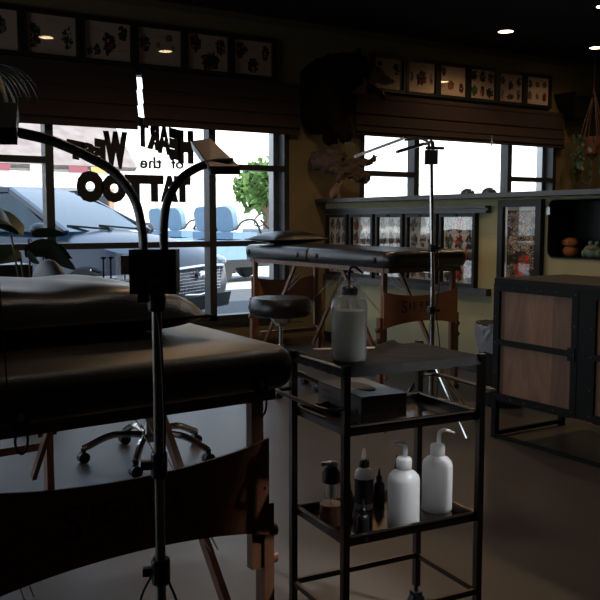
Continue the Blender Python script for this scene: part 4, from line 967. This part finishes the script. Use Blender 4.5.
for i, (y, lab) in enumerate(((4.905, 'left of two small dark glossy domes on the ledge'), (4.675, 'right of two small dark glossy domes on the ledge'))):
    d = thing('glossy_dome', lab, 'dome', (4.62, y, 1.286), 0, 'two glossy domes on the ledge')
    m = MB(); m.lathe([(.058, 0), (.057, .015), (.05, .033), (.034, .047), (.015, .054), (.001, .056)], (4.62, y, 1.2865), 20); m.build('shell', 'dome_blue', d, smooth=True)
    m = MB(); m.lathe([(.061, 0), (.061, .005)], (4.62, y, 1.286), 20); m.build('rim', 'black_plastic', d)

# ------------------------------------------------------------------ floor lamps
l1 = thing('floor_lamp', 'black two-armed floor lamp in the foreground, in front of the near bed', 'floor lamp', (.545, 1.31, 0))
lx_, ly_ = .545, 1.31
fr = Vector((.533, .846, 0)); rt = Vector((.846, -.533, 0))
def CP(lat, dep, z, base=Vector((0, 0, 0))): return base + rt * lat + fr * dep + Vector((0, 0, z))
o1 = Vector((lx_, ly_, 0)); T1 = lambda a, b, z: CP(a, b, z, o1)   # a: to the lamp's right, b: away, z up
m = MB(); m.tube([T1(0, 0, .03), T1(0, 0, .99)], .0085, 14); m.build('pole', 'lamp_pole', l1, smooth=True)
for z, r in ((.69, .013), (.505, .015), (.972, .014)):
    m = MB(); m.lathe([(r, -.022), (r + .001, -.018), (r + .001, .018), (r, .022)], (lx_, ly_, z), 14); m.bar((lx_, ly_, z), T1(-.03, -.005, z), .012, .014); m.build('clamp', 'black_plastic', l1, smooth=False)
m = MB(); m.lathe([(.001, .04), (.03, .035), (.05, .022), (.17, .012), (.175, .0)], (lx_, ly_, 0), 32); m.build('base', 'lamp_metal', l1, smooth=True)
hs = MB(); Th = Matrix.Translation(T1(-.002, 0, 1.016)) @ Matrix.Rotation(YAW - pi / 2, 4, 'Z')
hs.box((-.038, -.022, -.036), (.038, .022, .036), Th); bxo = hs.build('control_box', 'lamp_plastic', l1, bevel=.006, seg=3)
m = MB(); put_text(m, 'ELITE', lambda u, v: Th @ Vector((-.014 + u * .032, -.0228, .016 + v * .009))); m.build('lettering', 'lamp_text', bxo)
m = MB(); m.bar(Th @ Vector((-.012, -.026, -.024)), Th @ Vector((.010, -.026, -.012)), .006, .01); m.build('wing_bolt', 'lamp_bronze', bxo)
def D1(x, y, dep):   # lamp-local bend points: metres right of pole, height
    return T1(x, dep, y)
pl_ = [D1(-.020, 1.045, 0), D1(-.022, 1.085, .0), D1(-.035, 1.135, .005), D1(-.068, 1.178, .01), D1(-.12, 1.208, .015), D1(-.175, 1.231, .02), D1(-.225, 1.243, .02)]
m = MB(); m.tube(bezier(pl_, 8), .0112, 12, flat=.6); m.build('arm', 'lamp_metal', l1, smooth=True)
pr_ = [D1(.014, 1.045, 0), D1(.014, 1.09, .0), D1(.020, 1.13, .003), D1(.040, 1.165, .006), D1(.070, 1.186, .01), D1(.100, 1.194, .01), D1(.125, 1.194, .0)]
m = MB(); m.tube(bezier(pr_, 8), .0105, 12, flat=.6); m.build('arm', 'lamp_metal', l1, smooth=True)
def slab(name, P4, th, mt, parent):
    """thin box: four top corners and a thickness along the face normal"""
    P4 = [Vector(p) for p in P4]; n = (P4[1] - P4[0]).cross(P4[3] - P4[0]).normalized() * th; m = MB(); m.hexa(P4 + [p + n for p in P4]); return m.build(name, mt, parent, bevel=.0015)
# right head: a flat LED panel tipped towards the camera
n1, n2, f1, f2 = D1(.093, 1.186, -.02), D1(.140, 1.186, -.02), D1(.046, 1.240, .13), D1(.078, 1.244, .13)
hd = slab('lamp_head', [f1, f2, n2, n1], .014, 'lamp_bronze', l1)
e = (n1 - f1); nn = (f2 - f1).cross(n1 - f1).normalized()
m = MB(); dn = -nn if nn.z > 0 else nn
side_out = (f1 - f2).normalized() * .0015
m.hexa([f1 + side_out + dn * .0, n1 + side_out, n1 + side_out * 2, f1 + side_out * 2, f1 + side_out + dn * .014, n1 + side_out + dn * .014, n1 + side_out * 2 + dn * .014, f1 + side_out * 2 + dn * .014]); m.build('edge_trim', 'lamp_diffuser', hd)
h2 = [D1(-.36, 1.312, .13), D1(-.262, 1.306, .13), D1(-.214, 1.246, -.03), D1(-.36, 1.246, -.03)]
h2 = slab('lamp_head', h2, .028, 'lamp_plastic', l1)
cbm = MB(); cbm.tube(bezier([D1(-.010, .985, -.01), D1(.006, .93, -.014), D1(.012, .80, -.014), D1(.010, .70, -.013), D1(-.001, .69, -.018)], 6), .0022, 6); cbm.build('power_cable', 'cable', l1, smooth=True)
cbm = MB(); cbm.tube(bezier([D1(-.012, .505, -.018), D1(-.032, .46, -.02), D1(-.038, .38, -.02), D1(-.01, .2, -.03), D1(-.06, .03, -.1)], 6), .0022, 6); cbm.build('power_cable', 'cable', l1, smooth=True)
cbm = MB(); cbm.tube(bezier([D1(.012, .505, -.018), D1(.035, .44, -.02), D1(.042, .36, -.02), D1(.02, .2, -.03), D1(.06, .03, -.1)], 6), .0022, 6); cbm.build('power_cable', 'cable', l1, smooth=True)
cbm = MB(); cbm.tube(bezier([D1(-.25, 1.24, 0), D1(-.262, 1.1, 0), D1(-.258, .8, .02)], 6), .0014, 5); cbm.build('power_cable', 'cable', l1, smooth=True)

l2 = thing('floor_lamp', 'slim floor lamp on a tripod in front of the far bed', 'floor lamp', (2.95, 3.38, 0))
o2 = Vector((2.95, 3.38, 0)); T2_ = lambda a, b, z: CP(a, b, z, o2)
m = MB(); m.tube([T2_(0, 0, .12), T2_(0, 0, .75)], .014, 12); m.tube([T2_(0, 0, .75), T2_(-.018, 0, 1.40)], .011, 12); m.build('pole', 'chrome', l2, smooth=True)
for z in (.955, .63):
    m = MB(); m.lathe([(.02, -.02), (.022, -.015), (.022, .015), (.02, .02)], T2_(-.006, 0, z), 12); m.bar(T2_(0, 0, z), T2_(.04, -.01, z), .014, .016); m.build('clamp', 'black_plastic', l2)
m = MB(); m.lathe([(.03, -.03), (.034, -.02), (.034, .02), (.03, .03)], T2_(0, 0, .33), 14); hub = m.build('hub', 'black_plastic', l2)
for k in range(4):
    a = .5 + k * pi / 2; m = MB(); m.tube([T2_(.03 * cos(a), .03 * sin(a), .34), T2_(.30 * cos(a), .30 * sin(a), .012)], .010, 8); m.build('leg', 'chrome', l2, smooth=True)
m = MB(); Tb = Matrix.Translation(T2_(-.018, 0, 1.422)) @ Matrix.Rotation(YAW - pi / 2, 4, 'Z'); m.box((-.032, -.022, -.036), (.032, .022, .036), Tb); m.build('control_box', 'lamp_plastic', l2, bevel=.006)
m = MB(); m.tube(bezier([T2_(-.03, 0, 1.45), T2_(-.035, .01, 1.50), T2_(-.08, .03, 1.522), T2_(-.15, .05, 1.515)], 6), .008, 8); m.tube(bezier([T2_(-.01, 0, 1.45), T2_(-.01, .01, 1.50), T2_(-.05, .02, 1.49)], 5), .008, 8); m.build('arm', 'lamp_metal', l2, smooth=True)
slab('lamp_head', [T2_(-.15, .05, 1.520), T2_(-.15, .12, 1.520), T2_(-.40, .20, 1.432), T2_(-.40, .13, 1.432)], .012, 'lamp_diffuser', l2)
slab('lamp_head', [T2_(-.045, .02, 1.487), T2_(-.045, .12, 1.489), T2_(-.185, .12, 1.448), T2_(-.185, .02, 1.446)], .016, 'lamp_metal', l2)
m = MB(); m.bar(T2_(-.05, -.02, 1.468), T2_(.045, -.02, 1.466), .02, .014); m.tube([T2_(-.01, 0, 1.45), T2_(-.02, 0, 1.515)], .006, 8); m.build('joint', 'black_plastic', l2)
m = MB(); m.tube(bezier([T2_(.02, -.01, .95), T2_(.035, -.01, .8), T2_(.02, -.01, .62), T2_(.04, -.02, .4), T2_(.02, -.02, .1)], 5), .003, 5); m.build('power_cable', 'cable', l2)
# ------------------------------------------------------------------ the trolley (local frame at its foot centre)
TC = Vector((1.310, 1.673, 0)); TR = -.084; TW, TD = .390, .264
tw = Matrix.Translation(TC) @ Matrix.Rotation(TR, 4, 'Z')
tr = thing('utility_trolley', 'dark metal three-tier trolley in the foreground', 'trolley', TC, TR)
def P(mb, n, k, parent=tr, **kw): o = mb.build(n, k, None, **kw); o.parent = parent; return o
for sx_ in (-1, 1):
    for sy_ in (-1, 1):
        m = MB(); m.cbox((sx_ * TW / 2, sy_ * TD / 2, .42), (.0165, .0165, .70)); po = P(m, 'post', 'trolley_steel', bevel=.003)
        m = MB(); m.lathe([(.006, .045), (.006, .075)], (sx_ * TW / 2, sy_ * TD / 2, 0), 8); m.lathe([(.012, -.01), (.024, -.01), (.024, .01), (.012, .01)], (sx_ * TW / 2, sy_ * TD / 2, .024), 14, Matrix.Rotation(pi / 2, 4, 'X'))
        m.box((sx_ * TW / 2 - .012, sy_ * TD / 2 - .014, .02), (sx_ * TW / 2 + .012, sy_ * TD / 2 - .011, .05)); m.box((sx_ * TW / 2 - .012, sy_ * TD / 2 + .011, .02), (sx_ * TW / 2 + .012, sy_ * TD / 2 + .014, .05)); m.box((sx_ * TW / 2 - .012, sy_ * TD / 2 - .014, .048), (sx_ * TW / 2 + .012, sy_ * TD / 2 + .014, .054))
        P(m, 'caster', 'black_plastic', po)
def tray(z, lip, name='tray'):
    m = MB(); a, b = TW / 2 - .009, TD / 2 - .009; m.box((-a, -b, z), (a, b, z + .003))
    o = P(m, name, 'tray_steel')
    m = MB()
    for s in (-1, 1):
        m.box((-a, s * b - .0015, z), (a, s * b + .0015, z + lip)); m.box((s * a - .0015, -b, z), (s * a + .0015, b, z + lip))
        m.tube([(-a, s * (b + .002), z + lip), (a, s * (b + .002), z + lip)], .005, 8); m.tube([(s * (a + .002), -b, z + lip), (s * (a + .002), b, z + lip)], .005, 8)
    P(m, 'tray_lip', 'trolley_steel', o); return o
ZT, ZM, ZL = .742, .603, .341
tray(ZT, .018); tray(ZM, .022); tray(ZL, .022)
m = MB()
for s in (-1, 1): m.bar((-TW / 2, s * TD / 2, .16), (TW / 2, s * TD / 2, .16), .010, .014); m.bar((s * TW / 2, -TD / 2, .16), (s * TW / 2, TD / 2, .16), .010, .014)
P(m, 'bottom_rail', 'trolley_steel')
for s in (-1, 1):
    m = MB(); x = s * TW / 2; m.tube(bezier([(x, TD / 2 - .0, .672), (x + s * .03, TD / 2 - .0, .672), (x + s * .052, TD / 2 - .025, .672), (x + s * .052, -TD / 2 + .03, .672), (x + s * .035, -TD / 2 + .002, .672), (x, -TD / 2, .672)], 6), .0055, 8); P(m, 'handle', 'trolley_steel', smooth=True)
# black cloth over the top tray
ct = MB(); n = 26; a, b = TW / 2 + .009, TD / 2 + .009; rows = []
from mathutils import noise as N_
for i in range(n + 1):
    row = []
    for j in range(n + 1):
        u, v = -1 + 2 * i / n, -1 + 2 * j / n; ex = max(0, abs(u) - .93) / .07; ey = max(0, abs(v) - .90) / .10
        fold = .0035 * abs(N_.noise(Vector((u * 2.2 + v, v * 1.2, 3)))) + .014 * math.exp(-((u - .25 - .8 * (v - .6)) / .09) ** 2) * max(0, min(1, (v + .6)))
        z = .7655 + fold - .022 * max(ex, ey) ** 2 - (.003 * N_.noise(Vector((u * 5, v * 5, 1))) if max(ex, ey) > .9 else 0)
        row.append(ct.bm.verts.new(Vector((u * a, v * b, z))))
    rows.append(row)
for i in range(n):
    for j in range(n): ct._f([rows[i][j], rows[i + 1][j], rows[i + 1][j + 1], rows[i][j + 1]])
cl_t = thing('black_cover_cloth', 'creased black cover lying on top of the trolley', 'cloth', (TC.x, TC.y, .76), TR)
bmesh.ops.solidify(ct.bm, geom=ct.bm.faces[:], thickness=.0015)
ct.bm.transform(Matrix.Translation((0, 0, -.76))); o = ct.build('cloth', 'black_cloth', None, smooth=True); o.parent = cl_t

def at(name, label, cat, x, y, z, rz=0, group=None): return thing(name, label, cat, (x, y, z), rz, group)
def Q(t, mb, n, k, parent=None, **kw): o = mb.build(n, k, None, **kw); o.parent = parent or t; return o
# bagged rinse bottle on the top
bb = at('squeeze_bottle', 'clear rinse bottle wrapped in a plastic bag on top of the trolley', 'bottle', 1.166, 1.632, .768); bb.scale = (1, 1, .93)
m = MB(); m.lathe([(.001, .001), (.034, .002), (.037, .008), (.037, .128), (.001, .1285)], (0, 0, 0), 28); Q(bb, m, 'liquid', 'milky_liquid', smooth=True)
m = MB(); m.lathe([(.001, 0), (.036, .0), (.040, .006), (.040, .145), (.036, .156), (.020, .164), (.018, .167), (.018, .172)], (0, 0, 0), 28, cap=False); Q(bb, m, 'shell', 'bag_plastic', smooth=True)
m = MB(); m.lathe([(.019, .168), (.020, .169), (.020, .185), (.016, .189), (.006, .194), (.001, .195)], (0, 0, 0), 20); Q(bb, m, 'cap', 'blue_straw', smooth=True)
m = MB(); ff = lambda l, z: rt * l + Vector((0, 0, z)); m.tube(bezier([ff(0, .19), ff(-.001, .222), ff(.003, .236), ff(.014, .238), ff(.032, .222)], 6), .0032, 8); Q(bb, m, 'spout', 'blue_straw', smooth=True)
m = MB(); m.tube([ff(0, .17), ff(.012, .01)], .0025, 6); m.tube([ff(-.012, .15), ff(.022, .012)], .0008, 4); Q(bb, m, 'dip_tube', 'milky_plastic')
m = MB(); rr = random.Random(3); rows = []
for z, r in ((.0005, .039), (.02, .0425), (.08, .0425), (.135, .043), (.152, .041), (.172, .030), (.188, .023), (.197, .018), (.206, .024)):
    rows.append([m.bm.verts.new(Vector(((r + rr.uniform(-.0012, .0016)) * cos(2 * pi * k / 30), (r + rr.uniform(-.0012, .0016)) * sin(2 * pi * k / 30), z + (rr.uniform(-.004, .004) if z > .15 else 0)))) for k in range(30)])
for A, B in zip(rows, rows[1:]):
    for k in range(30): m._f([A[k], A[(k + 1) % 30], B[(k + 1) % 30], B[k]])
Q(bb, m, 'bag', 'bag_plastic')
sk_ = at('wooden_stick', 'flat wooden spatula lying behind the bagged bottle', 'stick', 1.225, 1.735, .776, R(-22))
m = MB(); pr = rrect(.16, .014, .0069, 6); m.prism(pr, lambda p: (p[0], p[1], .001), lambda p: (p[0], p[1], .003)); o = m.build('wood', 'stick_wood', None); o.parent = sk_

# glove box on the middle tray
GB = at('glove_box', 'dark box of lavender nitrile gloves on the middle tray', 'glove box', 1.285, 1.745, ZM + .0036, -.12)
gw, gd, gh = .128, .235, .066
# corners chosen so the short printed end faces the camera
m = MB(); m.box((-gw / 2, -gd / 2, 0), (gw / 2, gd / 2, gh)); bxo = Q(GB, m, 'carton', 'glove_box', bevel=.001)
m = MB(); m.prism([(.026 * cos(a), .062 * sin(a)) for a in [2 * pi * k / 24 for k in range(24)]], lambda p: (p[0], p[1] + .0, gh + .0003), lambda p: (p[0], p[1], gh + .0012)); Q(GB, m, 'opening', 'print_dark', bxo)
m = MB(); m.box((-gw / 2 + .002, -gd / 2 - .0008, .002), (gw / 2 - .002, -gd / 2 - .0002, gh - .003)); m.box((-gw / 2 - .0008, -gd / 2 + .002, .002), (-gw / 2 - .0002, gd / 2 - .002, gh - .003)); Q(GB, m, 'side_print', 'glove_box_side', bxo)
m = MB(); yv = -gd / 2 - .0012
put_text(m, 'HALYARD', lambda u, v: (-.030 + u * .045, yv, .040 + v * .008)); put_text(m, 'LAVENDER NITRILE', lambda u, v: (-.044 + u * .076, yv, .023 + v * .009)); put_text(m, 'EXAM GLOVES', lambda u, v: (-.044 + u * .05, yv, .012 + v * .005))
m.prism([(.006 * cos(a), .006 * sin(a)) for a in [2 * pi * k / 12 for k in range(12)]], lambda p: (-.041 + p[0], yv, .044 + p[1]), lambda p: (-.041 + p[0], yv + .0003, .044 + p[1]))
m.prism([(.007 * cos(a), .007 * sin(a)) for a in [2 * pi * k / 12 for k in range(12)]], lambda p: (.043 + p[0], yv, .026 + p[1]), lambda p: (.043 + p[0], yv + .0003, .026 + p[1]))
Q(GB, m, 'lettering', 'print_dark', bxo); m = MB()
xv = -gw / 2 - .0012
put_text(m, 'HALYARD', lambda u, v: (xv, .09 - u * .05, .044 + v * .008)); put_text(m, 'LAVENDER NITRILE', lambda u, v: (xv, .09 - u * .1, .026 + v * .010))
m.prism([(.008 * cos(a), .008 * sin(a)) for a in [2 * pi * k / 12 for k in range(12)]], lambda p: (xv, -.095 + p[0], .026 + p[1]), lambda p: (xv + .0003, -.095 + p[0], .026 + p[1]))
Q(GB, m, 'lettering', 'print_dark', bxo)

# bottles on the lower tray
zl = ZL + .0035
def wash(x, y, label, lvl, s=1):
    t = at('wash_bottle', label, 'bottle', x, y, zl, 0, 'two white wash bottles'); t.scale = (1.10, 1.10, 1.08)
    m = MB(); m.lathe([(.001, 0), (.032, 0), (.036, .004), (.036, .110), (.034, .120), (.026, .129), (.016, .134), (.014, .138), (.001, .1385)], (0, 0, 0), 32); Q(t, m, 'body', 'milky_plastic', smooth=True)
    m = MB(); m.lathe([(.0165, .136), (.0175, .137), (.0175, .158), (.015, .162), (.006, .165), (.001, .166)], (0, 0, 0), 24); Q(t, m, 'cap', 'milky_plastic', smooth=True)
    m = MB(); m.tube(bezier([ff(.002, .16), ff(.003, .182), ff(-.001 if s < 0 else .006, .193), ff(s * .018, .197), ff(s * .040, .190)], 6), [.0052] * 12 + [.0046] * 6 + [.0038] * 4 + [.0025] * 3, 8); Q(t, m, 'spout', 'milky_plastic', smooth=True)
    return t
wash(1.305, 1.592, 'white wash bottle in front, its spout bent to the left', .088, -1)
wash(1.458, 1.642, 'white wash bottle at the right of the lower tray', .112, 1)
sp_ = at('soap_bottle', 'squeeze bottle with black label and pointed clear tip', 'bottle', 1.302, 1.752, zl)
m = MB(); m.lathe([(.001, 0), (.022, 0), (.0245, .004), (.0245, .092), (.022, .102), (.012, .110), (.010, .114)], (0, 0, 0), 24); Q(sp_, m, 'body', 'milky_plastic', smooth=True)
m = MB(); m.lathe([(.0252, .018), (.0252, .083)], (0, 0, 0), 24, cap=False); Q(sp_, m, 'label', 'print_dark', smooth=True)
m = MB(); m.lathe([(.014, .112), (.0145, .113), (.013, .130), (.009, .132)], (0, 0, 0), 20); Q(sp_, m, 'cap', 'black_plastic', smooth=True)
m = MB(); m.lathe([(.0085, .131), (.007, .140), (.0042, .155), (.003, .160)], (0, 0, 0), 14); Q(sp_, m, 'nozzle', 'milky_plastic', smooth=True)
pb = at('pump_bottle', 'clear foam pump bottle with amber liquid at the left', 'bottle', 1.163, 1.700, zl); pb.scale = (1.1, 1.1, 1.12)
m = MB(); m.lathe([(.001, .001), (.024, .002), (.0262, .008), (.0255, .048), (.001, .0485)], (0, 0, 0), 24); Q(pb, m, 'liquid', 'amber_liquid', smooth=True)
m = MB(); m.lathe([(.001, 0), (.025, 0), (.028, .005), (.027, .055), (.022, .085), (.019, .095), (.019, .098)], (0, 0, 0), 24, cap=False); Q(pb, m, 'body', 'bottle_clear', smooth=True)
m = MB(); m.lathe([(.019, .096), (.021, .098), (.021, .118), (.014, .128), (.012, .132)], (0, 0, 0), 20); Q(pb, m, 'collar', 'lamp_plastic', smooth=True)
m = MB(); m.lathe([(.003, .01), (.003, .1)], (0, 0, 0), 8); m.lathe([(.009, .06), (.012, .066), (.012, .094)], (0, 0, 0), 12); Q(pb, m, 'pump_tube', 'milky_plastic', smooth=True)
m = MB(); m.lathe([(.010, .131), (.015, .134), (.0155, .139), (.010, .143), (.001, .144)], (0, 0, 0), 16); m.bar(ff(0, .139), ff(-.022, .137), .010, .008); Q(pb, m, 'pump_head', 'bolt_steel', smooth=True)
def ink(x, y, label, h, r, mat_='black_plastic', lab=False):
    t = at('ink_bottle', label, 'bottle', x, y, zl, 0, 'small black ink bottles on the lower tray')
    m = MB(); m.lathe([(.001, 0), (r * .9, 0), (r, .003), (r, h * .56), (r * .8, h * .62), (r * .45, h * .66)], (0, 0, 0), 18); Q(t, m, 'body', mat_, smooth=True)
    m = MB(); m.lathe([(r * .55, h * .66), (r * .55, h * .78), (r * .3, h * .82), (r * .15, h)], (0, 0, 0), 14); Q(t, m, 'cap', 'black_plastic', smooth=True)
    if lab:
        m = MB(); m.lathe([(r * 1.02, h * .12), (r * 1.02, h * .48)], (0, 0, 0), 18, cap=False); Q(t, m, 'label', 'print_dark', smooth=True)
        m = MB()
        for k in (0, 1): put_text(m, 'H', lambda u, v: ff(-.003 + u * .006, h * (.34 - .12 * k) + v * .006) - fr * (r * 1.05 + .0003)); Q(t, m, 'mark', 'print_light')
        
    return t
ink(1.226, 1.715, 'small black dropper bottle behind the left front post', .115, .012)
ink(1.166, 1.572, 'short black bottle with a small label, nearest on the lower tray', .098, .0145, lab=False)
ink(1.405, 1.745, 'slim black bottle behind the two white wash bottles', .13, .011)
ink(1.352, 1.752, 'black bottle between the soap bottle and the front wash bottle', .10, .015)
